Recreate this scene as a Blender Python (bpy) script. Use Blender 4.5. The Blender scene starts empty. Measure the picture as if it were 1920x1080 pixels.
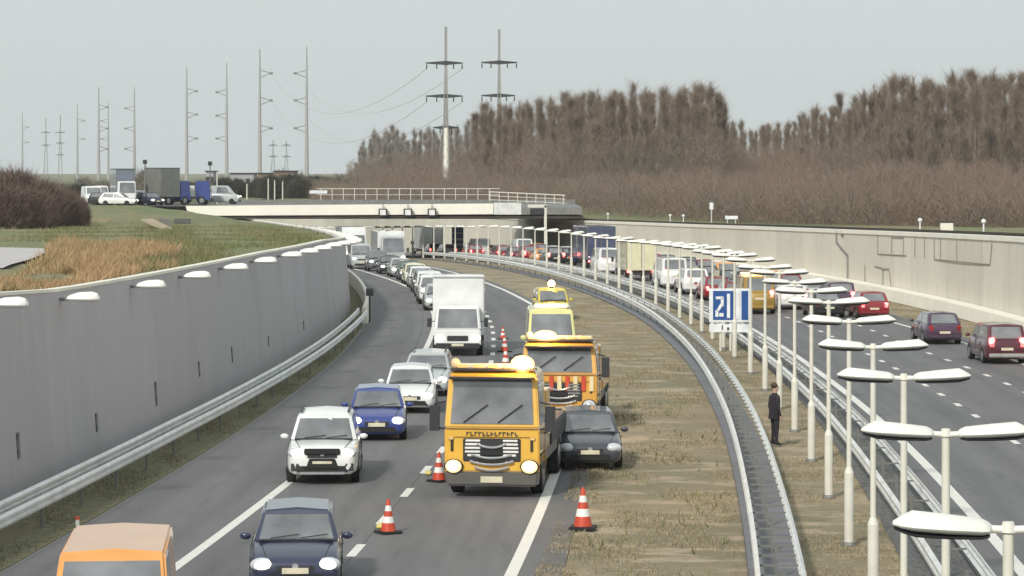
import bpy, bmesh, math, random
import numpy as np
from mathutils import Vector, Matrix

random.seed(7)
rng = np.random.default_rng(7)
PI = math.pi
scene = bpy.context.scene
COL = scene.collection

# ------------------------------------------------------------------ camera
FPX, HORIZON, CAM_H = 5200.0, 323.0, 8.0
cam_d = bpy.data.cameras.new('camera')
cam = bpy.data.objects.new('camera', cam_d)
COL.objects.link(cam)
cam.location = (0, 0, CAM_H)
cam.rotation_euler = (PI / 2, 0, 0)
cam_d.sensor_width = 36
cam_d.lens = FPX / 1920 * 36
cam_d.shift_y = -(540 - HORIZON) / 1920
cam_d.clip_start = 1
cam_d.clip_end = 9000
scene.camera = cam

# ------------------------------------------------------------------ sky, sun, exposure
SUN_EL, SUN_AZ = math.radians(36), math.radians(205)      # low veiled sun behind the camera, on its left
world = bpy.data.worlds.new('World')
scene.world = world
world.use_nodes = True
wt = world.node_tree
wt.nodes.clear()
w_out = wt.nodes.new('ShaderNodeOutputWorld')
w_bg = wt.nodes.new('ShaderNodeBackground')
w_sky = wt.nodes.new('ShaderNodeTexSky')
w_sky.sky_type = 'NISHITA'
w_sky.sun_disc = False
w_sky.sun_elevation = SUN_EL
w_sky.sun_rotation = SUN_AZ
w_sky.air_density = 1.0
w_sky.dust_density = 3.0
w_mix = wt.nodes.new('ShaderNodeMix')
w_mix.data_type = 'RGBA'
w_mix.inputs['Factor'].default_value = 0.93                # overcast: the cloud layer hides nearly all the blue
w_mix.inputs['B'].default_value = (6.25, 6.85, 6.85, 1)
wt.links.new(w_sky.outputs['Color'], w_mix.inputs['A'])
wt.links.new(w_mix.outputs['Result'], w_bg.inputs['Color'])
w_bg.inputs['Strength'].default_value = 0.098
wt.links.new(w_bg.outputs['Background'], w_out.inputs['Surface'])

sun_d = bpy.data.lights.new('sun', 'SUN')
sun = bpy.data.objects.new('sun', sun_d)
COL.objects.link(sun)
sun_d.energy = 2.5
sun_d.angle = math.radians(5)
sun_d.color = (1.0, 0.95, 0.86)
sd = Vector((math.sin(SUN_AZ) * math.cos(SUN_EL), math.cos(SUN_AZ) * math.cos(SUN_EL), math.sin(SUN_EL)))
sun.rotation_euler = sd.to_track_quat('Z', 'Y').to_euler()
scene.view_settings.view_transform = 'Standard'
scene.view_settings.look = 'None'
scene.view_settings.gamma = 1
HAZE = 0.00013
scene.view_settings.exposure = 0.12

# ------------------------------------------------------------------ materials
def new_mat(name):
    m = bpy.data.materials.new(name)
    m.use_nodes = True
    nt = m.node_tree
    return m, nt, nt.nodes['Principled BSDF']

def C4(c, k=1.0):
    return (min(c[0] * k, 1), min(c[1] * k, 1), min(c[2] * k, 1), 1)

def plain(name, c, rough=0.6, metal=0.0, var=0.12, scale=3.0, coat=0.0, bump=0.0, bscale=40):
    m, nt, b = new_mat(name)
    tc = nt.nodes.new('ShaderNodeTexCoord')
    nz = nt.nodes.new('ShaderNodeTexNoise')
    nz.inputs['Scale'].default_value = scale
    nz.inputs['Detail'].default_value = 5
    nt.links.new(tc.outputs['Object'], nz.inputs['Vector'])
    rp = nt.nodes.new('ShaderNodeValToRGB')
    rp.color_ramp.elements[0].position = 0.3
    rp.color_ramp.elements[1].position = 0.7
    rp.color_ramp.elements[0].color = C4(c, 1 - var)
    rp.color_ramp.elements[1].color = C4(c, 1 + var)
    nt.links.new(nz.outputs['Fac'], rp.inputs['Fac'])
    nt.links.new(rp.outputs['Color'], b.inputs['Base Color'])
    b.inputs['Roughness'].default_value = rough
    b.inputs['Metallic'].default_value = metal
    b.inputs['Coat Weight'].default_value = coat
    if bump:
        n2 = nt.nodes.new('ShaderNodeTexNoise')
        n2.inputs['Scale'].default_value = bscale
        n2.inputs['Detail'].default_value = 4
        nt.links.new(tc.outputs['Object'], n2.inputs['Vector'])
        bp = nt.nodes.new('ShaderNodeBump')
        bp.inputs['Strength'].default_value = bump
        bp.inputs['Distance'].default_value = 0.03
        nt.links.new(n2.outputs['Fac'], bp.inputs['Height'])
        nt.links.new(bp.outputs['Normal'], b.inputs['Normal'])
    return m

def layered(name, cols, scales, stretch=(1, 1, 1), rough=0.9, bump=0.3, coords='Object', pos=((0.35, 0.65), (0.4, 0.6))):
    """two colours mixed by a broad noise, then a third by a finer one"""
    m, nt, b = new_mat(name)
    tc = nt.nodes.new('ShaderNodeTexCoord')
    mp = nt.nodes.new('ShaderNodeMapping')
    mp.inputs['Scale'].default_value = stretch
    nt.links.new(tc.outputs[coords], mp.inputs['Vector'])
    prev = None
    for i, sc in enumerate(scales):
        nz = nt.nodes.new('ShaderNodeTexNoise')
        nz.inputs['Scale'].default_value = sc
        nz.inputs['Detail'].default_value = 8
        nz.inputs['Roughness'].default_value = 0.62
        nt.links.new(mp.outputs['Vector'], nz.inputs['Vector'])
        mr = nt.nodes.new('ShaderNodeMapRange')
        lo, hi = pos[min(i, len(pos) - 1)]
        mr.inputs['From Min'].default_value = lo
        mr.inputs['From Max'].default_value = hi
        nt.links.new(nz.outputs['Fac'], mr.inputs['Value'])
        mx = nt.nodes.new('ShaderNodeMix')
        mx.data_type = 'RGBA'
        nt.links.new(mr.outputs['Result'], mx.inputs['Factor'])
        if prev is None:
            mx.inputs['A'].default_value = C4(cols[0])
        else:
            nt.links.new(prev, mx.inputs['A'])
        mx.inputs['B'].default_value = C4(cols[i + 1])
        prev = mx.outputs['Result']
        last = nz
    nt.links.new(prev, b.inputs['Base Color'])
    b.inputs['Roughness'].default_value = rough
    if bump:
        bp = nt.nodes.new('ShaderNodeBump')
        bp.inputs['Strength'].default_value = bump
        bp.inputs['Distance'].default_value = 0.05
        nt.links.new(last.outputs['Fac'], bp.inputs['Height'])
        nt.links.new(bp.outputs['Normal'], b.inputs['Normal'])
    return m, nt, b, prev

def glow(name, c, strength):
    m, nt, b = new_mat(name)
    b.inputs['Base Color'].default_value = C4(c)
    b.inputs['Emission Color'].default_value = C4(c)
    b.inputs['Emission Strength'].default_value = strength
    return m

M = {}
M['asphalt'], nt, b, prev = layered('asphalt', [(0.135, 0.134, 0.14), (0.175, 0.173, 0.178), (0.11, 0.11, 0.115), (0.21, 0.21, 0.21)],
                                    [0.6, 2.2, 30], stretch=(1, 0.12, 1), rough=0.82, bump=0.25, pos=((0.35, 0.65), (0.55, 0.75), (0.55, 0.8)))
def road_wear(m, w, lane0, lane_w):
    nt = m.node_tree
    b = nt.nodes['Principled BSDF']
    src = b.inputs['Base Color'].links[0].from_socket
    uv = nt.nodes.new('ShaderNodeUVMap')
    sp = nt.nodes.new('ShaderNodeSeparateXYZ')
    nt.links.new(uv.outputs['UV'], sp.inputs['Vector'])
    def math_(op, a, bv):
        q = nt.nodes.new('ShaderNodeMath'); q.operation = op
        if hasattr(a, 'is_output'): nt.links.new(a, q.inputs[0])
        else: q.inputs[0].default_value = a
        if hasattr(bv, 'is_output'): nt.links.new(bv, q.inputs[1])
        else: q.inputs[1].default_value = bv
        return q.outputs[0]
    # two wheel tracks per lane: cos of the cross position
    ph = math_('MULTIPLY', math_('SUBTRACT', sp.outputs['Y'], lane0), 4 * PI / lane_w)
    tr = math_('MULTIPLY_ADD', math_('COSINE', ph, 0), 0.055)
    tr.node.inputs[2].default_value = 1.0
    # long streaks of dirt and oil
    cb = nt.nodes.new('ShaderNodeCombineXYZ')
    nt.links.new(math_('MULTIPLY', sp.outputs['X'], 0.03), cb.inputs[0])
    nt.links.new(math_('MULTIPLY', sp.outputs['Y'], 1.3), cb.inputs[1])
    nz = nt.nodes.new('ShaderNodeTexNoise'); nz.inputs['Scale'].default_value = 1.6; nz.inputs['Detail'].default_value = 7
    nt.links.new(cb.outputs[0], nz.inputs['Vector'])
    st = math_('MULTIPLY_ADD', nz.outputs['Fac'], 0.42)
    st.node.inputs[2].default_value = 0.79
    # construction seams between paving strips and cross joints
    br = nt.nodes.new('ShaderNodeTexBrick')
    br.offset = 0.5
    br.inputs['Scale'].default_value = 1
    br.inputs['Brick Width'].default_value = 46
    br.inputs['Row Height'].default_value = lane_w
    br.inputs['Mortar Size'].default_value = 0.022
    br.inputs['Color1'].default_value = (1, 1, 1, 1)
    br.inputs['Color2'].default_value = (.90, .90, .90, 1)
    br.inputs['Mortar'].default_value = (.62, .62, .62, 1)
    mp = nt.nodes.new('ShaderNodeMapping')
    mp.inputs['Location'].default_value = (7, -lane0, 0)
    nt.links.new(uv.outputs['UV'], mp.inputs['Vector'])
    nt.links.new(mp.outputs['Vector'], br.inputs['Vector'])
    mul = math_('MULTIPLY', tr, st)
    cc = nt.nodes.new('ShaderNodeCombineColor')
    for k in ('Red', 'Green', 'Blue'): nt.links.new(mul, cc.inputs[k])
    for other in (cc.outputs['Color'], br.outputs['Color']):
        mx = nt.nodes.new('ShaderNodeMix'); mx.data_type = 'RGBA'; mx.blend_type = 'MULTIPLY'; mx.inputs['Factor'].default_value = 1
        nt.links.new(src, mx.inputs['A']); nt.links.new(other, mx.inputs['B'])
        src = mx.outputs['Result']
    nt.links.new(src, b.inputs['Base Color'])
M['asphalt_right'] = M['asphalt'].copy()
road_wear(M['asphalt'], 11, 3.35, 3.45)
road_wear(M['asphalt_right'], 10, 0.9, 3.1)
M['asphalt_old'] = layered('asphalt_old', [(0.135, 0.135, 0.135), (0.17, 0.17, 0.165), (0.09, 0.09, 0.09)], [0.8, 9], stretch=(1, 0.3, 1), rough=0.9)[0]
M['verge'] = layered('verge', [(0.30, 0.245, 0.165), (0.22, 0.19, 0.12), (0.40, 0.325, 0.225), (0.13, 0.14, 0.075)],
                     [0.13, 0.7, 5], stretch=(0.6, 1.0, 1), rough=1, bump=0.8, pos=((0.42, 0.58), (0.5, 0.6), (0.56, 0.68)))[0]
M['verge_green'] = layered('verge_green', [(0.155, 0.15, 0.085), (0.11, 0.115, 0.06), (0.22, 0.20, 0.12)], [0.3, 4], rough=1, bump=0.6)[0]
M['land'] = layered('land', [(0.15, 0.18, 0.075), (0.22, 0.20, 0.11), (0.31, 0.22, 0.13), (0.11, 0.125, 0.055)], [0.09, 0.35, 1.6], stretch=(1, 0.35, 1), rough=1, bump=0.5,
                    pos=((0.42, 0.6), (0.55, 0.68)))[0]
M['marking'] = layered('marking', [(0.82, 0.81, 0.76), (0.74, 0.73, 0.68), (0.5, 0.5, 0.48)], [2, 11], rough=0.6, bump=0.1, pos=((0.3, 0.7), (0.58, 0.66)))[0]
M['steel'] = plain('galvanised_steel', (0.74, 0.75, 0.74), 0.42, 0.15, 0.14, 1.5)
M['steel_dark'] = plain('weathered_steel', (0.22, 0.22, 0.21), 0.6, 0.3, 0.15, 2)
M['lamp_white'] = plain('lamp_white', (0.83, 0.82, 0.76), 0.45, 0, 0.05, 2)
M['lamp_pole'] = plain('lamp_pole', (0.72, 0.70, 0.62), 0.45, 0, 0.08, 2)
M['black'] = plain('black_rubber', (0.018, 0.018, 0.02), 0.75)
M['dark'] = plain('dark_plastic', (0.035, 0.035, 0.04), 0.5)
M['glass'] = plain('tinted_glass', (0.26, 0.265, 0.275), 0.12, 0.45, 0.35, 1.1, coat=0.6)
M['rim'] = plain('alloy', (0.4, 0.4, 0.41), 0.35, 0.8)
M['chrome'] = plain('chrome', (0.75, 0.75, 0.76), 0.2, 0.8)
M['plate'] = plain('number_plate', (0.72, 0.66, 0.5), 0.5)
M['plate_ink'] = plain('plate_ink', (0.06, 0.06, 0.07), 0.6)
M['headlight'] = glow('headlight_glow', (1.0, 0.93, 0.76), 4)
M['headlight_off'] = plain('headlight_glass', (0.6, 0.62, 0.66), 0.15)
M['brake'] = glow('brake_glow', (1.0, 0.10, 0.09), 11)
M['tail'] = plain('tail_lens', (0.42, 0.03, 0.03), 0.25)
M['beacon'] = glow('beacon_glow', (1.0, 0.60, 0.22), 9)
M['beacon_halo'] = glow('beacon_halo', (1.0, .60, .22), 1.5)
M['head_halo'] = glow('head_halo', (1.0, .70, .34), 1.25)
M['beacon_soft'] = glow('beacon_soft', (1.0, 0.66, 0.30), 2.2)
M['cone_red'] = plain('cone_red', (0.62, 0.075, 0.035), 0.5)
M['cone_white'] = plain('cone_white', (0.85, 0.85, 0.82), 0.4)
M['sign_blue'] = plain('sign_blue', (0.02, 0.085, 0.30), 0.4)
M['sign_white'] = plain('sign_white', (0.82, 0.84, 0.86), 0.4)
M['yellow_mark'] = plain('yellow_marking', (0.75, 0.62, 0.2), 0.6)
M['bark'] = plain('bark', (0.20, 0.165, 0.13), 0.9, 0, 0.3, 0.8)
M['twig_brown'] = layered('twig_brown', [(0.235, 0.175, 0.135), (0.18, 0.145, 0.115), (0.29, 0.23, 0.18)], [0.04, 0.3], rough=1, bump=0)[0]
M['twig_hazed'] = layered('twig_hazed', [(0.30, 0.27, 0.25), (0.24, 0.215, 0.20), (0.38, 0.335, 0.30)], [0.05, 0.3], rough=1, bump=0)[0]  # distance haze put into the colour: paler, greyer twigs for the far stand
M['thicket'] = layered('thicket', [(0.245, 0.175, 0.13), (0.185, 0.155, 0.12), (0.225, 0.17, 0.145)], [0.03, 0.1], rough=1, bump=0, pos=((0.42, 0.58), (0.5, 0.65)))[0]
M['reed'] = layered('reed', [(0.42, 0.26, 0.135), (0.29, 0.225, 0.11), (0.50, 0.34, 0.20)], [0.25, 1.5], rough=1, bump=0)[0]
M['blade'] = layered('grass_blade', [(0.33, 0.27, 0.175), (0.20, 0.195, 0.11), (0.42, 0.345, 0.24)], [0.3, 2], rough=1, bump=0)[0]
M['water'] = plain('water', (0.10, 0.11, 0.12), 0.08, 0, 0.1)
M['paint_white_concrete'] = plain('parapet_white', (0.90, 0.87, 0.78), 0.6, 0, 0.04, 0.5)
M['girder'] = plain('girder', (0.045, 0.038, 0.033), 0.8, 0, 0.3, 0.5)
M['hv'] = plain('high_vis', (0.75, 0.72, 0.05), 0.7)

def concrete(name, base, dark, light, joint, pw, ph, coords='UV', streak=0.78):
    m, nt, b, prev = layered(name, [base, dark, light], [0.25, 1.1], stretch=(1, 0.35, 1), rough=0.88, bump=0.15, coords='UV',
                             pos=((0.45, 0.75), (0.5, 0.8)))
    tc = nt.nodes.new('ShaderNodeTexCoord')
    br = nt.nodes.new('ShaderNodeTexBrick')
    br.offset = 0
    br.inputs['Scale'].default_value = 1
    br.inputs['Mortar Size'].default_value = 0.02
    br.inputs['Mortar Smooth'].default_value = 0.2
    br.inputs['Brick Width'].default_value = pw
    br.inputs['Row Height'].default_value = ph
    br.inputs['Color1'].default_value = (1, 1, 1, 1)
    br.inputs['Color2'].default_value = (0.9, 0.9, 0.9, 1)
    br.inputs['Mortar'].default_value = (joint, joint, joint, 1)
    nt.links.new(tc.outputs['UV'], br.inputs['Vector'])
    # run-down dirt: noise stretched along the height
    mp = nt.nodes.new('ShaderNodeMapping')
    mp.inputs['Scale'].default_value = (1.6, 0.16, 1)
    nt.links.new(tc.outputs['UV'], mp.inputs['Vector'])
    nz = nt.nodes.new('ShaderNodeTexNoise')
    nz.inputs['Scale'].default_value = 1.5
    nz.inputs['Detail'].default_value = 6
    nt.links.new(mp.outputs['Vector'], nz.inputs['Vector'])
    mr = nt.nodes.new('ShaderNodeMapRange')
    mr.inputs['From Min'].default_value = 0.55
    mr.inputs['From Max'].default_value = 0.8
    mr.inputs['To Min'].default_value = 1.0
    mr.inputs['To Max'].default_value = streak
    nt.links.new(nz.outputs['Fac'], mr.inputs['Value'])
    mx = nt.nodes.new('ShaderNodeMix')
    mx.data_type = 'RGBA'
    mx.blend_type = 'MULTIPLY'
    mx.inputs['Factor'].default_value = 1
    nt.links.new(prev, mx.inputs['A'])
    nt.links.new(br.outputs['Color'], mx.inputs['B'])
    m2 = nt.nodes.new('ShaderNodeMix')
    m2.data_type = 'RGBA'
    m2.blend_type = 'MULTIPLY'
    m2.inputs['Factor'].default_value = 1
    nt.links.new(mx.outputs['Result'], m2.inputs['A'])
    cc = nt.nodes.new('ShaderNodeCombineColor')
    for k in ('Red', 'Green', 'Blue'):
        nt.links.new(mr.outputs['Result'], cc.inputs[k])
    nt.links.new(cc.outputs['Color'], m2.inputs['B'])
    nt.links.new(m2.outputs['Result'], b.inputs['Base Color'])
    return m
M['wall_grey'] = concrete('wall_grey', (0.485, 0.465, 0.49), (0.43, 0.415, 0.43), (0.52, 0.50, 0.52), 0.98, 14.0, 30.0, 'UV', 0.92)
M['wall_cream'] = concrete('wall_cream', (0.73, 0.69, 0.59), (0.67, 0.64, 0.54), (0.78, 0.74, 0.65), 0.86, 5.0, 30.0)
M['cap_cream'] = plain('cap_cream', (0.85, 0.82, 0.72), 0.7, 0, 0.06, 0.5)
M['tiles'] = concrete('drain_tiles', (0.19, 0.195, 0.215), (0.16, 0.16, 0.175), (0.23, 0.23, 0.245), 0.4, 1.3, 3.0)

def paint(name, c):
    k = 'paint_' + name
    if k not in M:
        M[k] = plain(k, c, 0.28, 0.12 if max(c) < .6 else 0.0, 0.10, 1.2, coat=0.8)
    return M[k]

# ------------------------------------------------------------------ mesh helpers
class MB:
    def __init__(s):
        s.v, s.f, s.uv = [], [], None
    def box(s, c, d, rz=0.0, taper=1.0):
        x, y, z = d[0] / 2, d[1] / 2, d[2] / 2
        n = len(s.v)
        R = Matrix.Rotation(rz, 3, 'Z')
        for sz in (-1, 1):
            t = taper if sz > 0 else 1
            for sx, sy in ((-1, -1), (1, -1), (1, 1), (-1, 1)):
                s.v.append(tuple(R @ Vector((sx * x * t, sy * y * t, sz * z)) + Vector(c)))
        for q in ((3, 2, 1, 0), (4, 5, 6, 7), (0, 1, 5, 4), (1, 2, 6, 5), (2, 3, 7, 6), (3, 0, 4, 7)):
            s.f.append([n + i for i in q])
        return s
    def hexa(s, p):            # eight corners: bottom four then top four, each counter-clockwise from above
        n = len(s.v)
        s.v += [tuple(q) for q in p]
        for q in ((3, 2, 1, 0), (4, 5, 6, 7), (0, 1, 5, 4), (1, 2, 6, 5), (2, 3, 7, 6), (3, 0, 4, 7)):
            s.f.append([n + i for i in q])
        return s
    def cyl(s, p0, p1, r0, r1=None, n=10, caps=True):
        r1 = r0 if r1 is None else r1
        p0, p1 = Vector(p0), Vector(p1)
        ax = (p1 - p0).normalized()
        u = ax.orthogonal().normalized()
        w = ax.cross(u)
        b = len(s.v)
        for p, r in ((p0, r0), (p1, r1)):
            for i in range(n):
                a = 2 * PI * i / n
                s.v.append(tuple(p + u * (r * math.cos(a)) + w * (r * math.sin(a))))
        for i in range(n):
            j = (i + 1) % n
            s.f.append([b + i, b + j, b + n + j, b + n + i])
        if caps:
            s.f.append([b + n - 1 - i for i in range(n)])
            s.f.append([b + n + i for i in range(n)])
        return s
    def ball(s, c, r, nu=12, nv=8):
        b = len(s.v)
        c = Vector(c)
        r = Vector(r) if hasattr(r, '__len__') else Vector((r, r, r))
        s.v.append(tuple(c + Vector((0, 0, -r.z))))
        for j in range(1, nv):
            t = PI * j / nv - PI / 2
            for i in range(nu):
                a = 2 * PI * i / nu
                s.v.append((c.x + r.x * math.cos(t) * math.cos(a), c.y + r.y * math.cos(t) * math.sin(a), c.z + r.z * math.sin(t)))
        s.v.append(tuple(c + Vector((0, 0, r.z))))
        top = len(s.v) - 1
        for i in range(nu):
            k = (i + 1) % nu
            s.f.append([b, b + 1 + k, b + 1 + i])
            s.f.append([top, b + 1 + (nv - 2) * nu + i, b + 1 + (nv - 2) * nu + k])
        for j in range(nv - 2):
            for i in range(nu):
                k = (i + 1) % nu
                s.f.append([b + 1 + j * nu + i, b + 1 + j * nu + k, b + 1 + (j + 1) * nu + k, b + 1 + (j + 1) * nu + i])
        return s
    def rings(s, rings, caps=True, closed=True):
        b = len(s.v)
        n = len(rings[0])
        for r in rings:
            s.v += [tuple(p) for p in r]
        for j in range(len(rings) - 1):
            for i in range(n if closed else n - 1):
                k = (i + 1) % n
                s.f.append([b + j * n + i, b + j * n + k, b + (j + 1) * n + k, b + (j + 1) * n + i])
        if caps:
            s.f.append([b + n - 1 - i for i in range(n)])
            s.f.append([b + (len(rings) - 1) * n + i for i in range(n)])
        return s
    def mesh(s, name, smooth=False, bevel=0.0, fix=True, seg=2):
        me = bpy.data.meshes.new(name)
        me.from_pydata(s.v, [], s.f)
        if fix or bevel:
            bm = bmesh.new()
            bm.from_mesh(me)
            bmesh.ops.recalc_face_normals(bm, faces=bm.faces)
            if bevel:
                es = [e for e in bm.edges if len(e.link_faces) == 2 and e.calc_face_angle(0) > 0.5]
                bmesh.ops.bevel(bm, geom=es, offset=bevel, segments=seg, affect='EDGES', clamp_overlap=True)
            bm.to_mesh(me)
            bm.free()
        if smooth:
            me.shade_smooth()
            try:
                me.set_sharp_from_angle(angle=math.radians(38))
            except Exception:
                pass
        me.update()
        return me
    def build(s, name, m, parent=None, smooth=False, bevel=0.0, fix=True):
        return obj(name, s.mesh(name, smooth, bevel, fix), m, parent)

def obj(name, me, m, parent=None):
    o = bpy.data.objects.new(name, me)
    COL.objects.link(o)
    if m is not None:
        if len(me.materials) == 0:
            me.materials.append(m)
        o.material_slots[0].link = 'OBJECT'
        o.material_slots[0].material = m
    if parent is not None:
        o.parent = parent
    return o

def tag(o, label=None, cat=None, group=None, kind=None):
    if label: o['label'] = label
    if cat: o['category'] = cat
    if group: o['group'] = group
    if kind: o['kind'] = kind
    return o

def empty(name, loc=(0, 0, 0), rz=0.0):
    e = bpy.data.objects.new(name, None)
    e.empty_display_size = 0.3
    COL.objects.link(e)
    e.location = loc
    e.rotation_euler = (0, 0, rz)
    return e

def copy_tree(o, parent=None):
    c = o.copy()
    COL.objects.link(c)
    c.parent = parent
    for ch in KIDS(o):
        copy_tree(ch, c)
    return c

def KIDS(o):
    return [x for x in list(COL.objects) if x.parent == o] if not hasattr(o, 'children') else list(o.children)

# ------------------------------------------------------------------ the road's own coordinates: distance D ahead, offset from the lamp row
_pts = [(-20, -0.8), (0, 1.7), (20, 3.95), (33, 5.2), (42, 5.95), (52, 6.75), (60, 7.3), (77, 8.35), (86, 8.8), (102, 9.35), (120, 9.7), (145, 9.5), (163, 8.75),
        (187, 6.9), (209, 4.7), (235, 1.6), (270, -3.6), (300, -8.9), (350, -19), (400, -31), (450, -44.5), (520, -66), (600, -92)]
_pd = np.array([p[0] for p in _pts], float)
_px = np.array([p[1] for p in _pts], float)
_fine = np.arange(-20, 600.5, 1.0)
_lin = np.interp(_fine, _pd, _px)
_pad = np.concatenate([_lin[0] + (np.arange(-20, 0)) * (_lin[1] - _lin[0]), _lin, _lin[-1] + np.arange(1, 21) * (_lin[-1] - _lin[-2])])
_ker = np.exp(-np.linspace(-2, 2, 41) ** 2)
_ker /= _ker.sum()
_smooth = np.convolve(_pad, _ker, 'valid')
def CX(D):
    return float(np.interp(D, _fine, _smooth))
def slope(D):
    return (CX(D + 2) - CX(D - 2)) / 4.0
def ZR(D):
    if D < 180: return 0.0
    if D < 300: return -0.00009 * (D - 180) ** 2
    return -1.296 - 0.0216 * (D - 300)
def P(D, off, z=0.0):
    return Vector((CX(D) + off, D, ZR(D) + z))
def lerp(x, xs, ys):
    return float(np.interp(x, xs, ys))
def drange(a, b, st=3.0):
    n = max(1, int(round((b - a) / st)))
    return [a + (b - a) * i / n for i in range(n + 1)]

def ribbon(name, m, o0, o1, z, a, b, st=3.0, parent=None):
    """flat strip; o0/o1 are offsets or functions of D"""
    f0 = o0 if callable(o0) else (lambda D: o0)
    f1 = o1 if callable(o1) else (lambda D: o1)
    mb = MB()
    for D in drange(a, b, st):
        mb.v += [tuple(P(D, f0(D), z)), tuple(P(D, f1(D), z))]
    n = len(mb.v) // 2
    for i in range(n - 1):
        mb.f.append([2 * i, 2 * i + 1, 2 * i + 3, 2 * i + 2])
    me = mb.mesh(name, fix=False)
    uv = me.uv_layers.new(name='UVMap')
    for lp in me.loops:
        k = lp.vertex_index
        uv.data[lp.index].uv = (mb.v[k][1], 0.0 if k % 2 == 0 else abs(f1(0) - f0(0)))
    return obj(name, me, m, parent)

def sweep(name, m, prof, a, b, st=3.0, parent=None, smooth=False):
    """closed section prof(D) -> [(offset, z above road)], run along D"""
    rings, uvs = [], []
    Ds = drange(a, b, st)
    for D in Ds:
        rings.append([P(D, o, z) for o, z in (prof(D) if callable(prof) else prof)])
    mb = MB().rings(rings)
    me = mb.mesh(name, smooth=smooth)
    uv = me.uv_layers.new(name='UVMap')
    for lp in me.loops:
        co = me.vertices[lp.vertex_index].co
        uv.data[lp.index].uv = (co.y, co.z + 2)
    return obj(name, me, m, parent)

DEND = 560
# ------------------------------------------------------------------ ground and roads
ribbon('verge', M['verge'], -18.9, 16.3, -0.03, 12, DEND)['kind'] = 'structure'
o = ribbon('road', M['asphalt'], -17.2, lambda D: lerp(D, [50, 70, 160], [-5.9, -6.1, -6.7]), 0.0, 12, DEND)
tag(o, kind='structure')
tag(ribbon('road', M['asphalt_right'], 2.3, 12.4, 0.0, 12, DEND), kind='structure')
tag(ribbon('grass_strip', M['verge_green'], -18.8, -17.25, -0.01, 12, DEND), kind='structure')
tag(ribbon('paved_strip', M['tiles'], -2.25, -1.2, 0.01, 12, DEND), kind='structure')
tag(ribbon('gutter', M['asphalt_old'], 0.95, 2.28, 0.005, 12, DEND), kind='structure')

# ------------------------------------------------------------------ painted markings
def line(name, off, w, a, b, m='marking', z=0.006):
    f = off if callable(off) else (lambda D: off)
    return tag(ribbon(name, M[m], lambda D: f(D) - w / 2, lambda D: f(D) + w / 2, z, a, b, 2.0), kind='structure')
line('edge_line', lambda D: lerp(D, [50, 160, 210], [-6.95, -7.1, -7.35]), 0.26, 12, 330)
line('edge_line', lambda D: lerp(D, [50, 187, 235], [-13.85, -13.3, -14.6]), 0.24, 12, 330)
line('edge_line', lambda D: lerp(D, [55, 112], [3.25, 2.75]), 0.28, 12, 330)
line('edge_line', lambda D: lerp(D, [60, 127, 148], [12.0, 11.7, 10.95]), 0.22, 12, 330)
line('kerb_line', -17.15, 0.09, 12, 200, 'steel_dark')
def dashes(off, start, period, length, end, w=0.2, m='marking'):
    f = off if callable(off) else (lambda D: off)
    mb = MB()
    D = start
    while D < end:
        n = len(mb.v)
        for d in (D, D + length):
            for s in (-1, 1):
                mb.v.append(tuple(P(d, f(d) + s * w / 2, 0.007)))
        mb.f.append([n, n + 1, n + 3, n + 2])
        D += period
    tag(mb.build('lane_dashes', M[m], fix=False), kind='structure')
dashes(-10.48, 15.5 - 0.2, 5.3, 1.9, 180)
dashes(lambda D: lerp(D, [60, 125], [6.5, 6.0]), 20, 4.4, 1.2, 260)
dashes(lambda D: lerp(D, [60, 107, 125], [9.9, 9.3, 8.7]), 20.6, 4.4, 1.2, 260)

# ------------------------------------------------------------------ left wall with its lamps
LW_OFF = lambda D: lerp(D, [50, 80, 110, 140, 165, 200], [-19.6, -19.3, -19.0, -18.6, -18.1, -18.4])
LW_TOP = lambda D: lerp(D, [12, 58, 64, 72, 80, 110, 140, 165, 250, 300, 330], [5.9, 5.35, 5.2, 4.98, 4.95, 4.85, 4.6, 4.15, 3.2, 2.85, 2.6]) 
M['slot'] = plain('slot_grey', (0.20, 0.20, 0.205), 0.9, 0, .4, 6)
wall_l = empty('retaining_wall', P(60, -19.6))
tag(wall_l, 'smooth grey concrete retaining wall curving along the left carriageway', 'wall')
def inv(o, par):
    o.parent = par
    o.matrix_parent_inverse = par.matrix_world.inverted() if False else Matrix.Translation(-par.location)
    return o
inv(sweep('wall_face', M['wall_grey'], lambda D: [(LW_OFF(D), -0.2), (LW_OFF(D) - 0.35, LW_TOP(D) - ZR(D) - 0.083), (LW_OFF(D) - 0.9, LW_TOP(D) - ZR(D) - 0.083), (LW_OFF(D) - 0.9, -0.2)], 14, 330), wall_l)
inv(sweep('coping', M['cap_cream'], lambda D: [(LW_OFF(D) - 0.33, LW_TOP(D) - ZR(D) - 0.08), (LW_OFF(D) - 0.33, LW_TOP(D) - ZR(D)), (LW_OFF(D) - 0.62, LW_TOP(D) - ZR(D)), (LW_OFF(D) - 0.62, LW_TOP(D) - ZR(D) - 0.08)], 14, 330), wall_l)
for i, (px, py, w_, h_) in enumerate([(30, 835, .14, .62), (175, 792, .12, .5), (288, 738, .15, .72), (370, 692, .1, .5), (432, 665, .1, .55), (500, 640, .1, .4), (567, 610, .1, .4)]):
    # weep-hole recess plates on the wall face
    lo, hi = 40.0, 170.0
    D = min(drange(40, 160, 0.25), key=lambda d: abs(960 + FPX * (CX(d) + LW_OFF(d) - 0.15) / d - px))
    z = CAM_H - (py - HORIZON) * D / FPX
    x = CX(D) + LW_OFF(D) - 0.35 * (z + 0.2) / LW_TOP(D)
    q = MB().box((0, 0, 0), (0.05, w_ * 1.6, h_)).build('drain_slot', M['slot'], bevel=0.01)
    q.location = Vector((x + 0.012, D, z)) - wall_l.location
    q.rotation_euler = (0, -0.06, -math.atan(slope(D)))
    q.parent = wall_l

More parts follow.
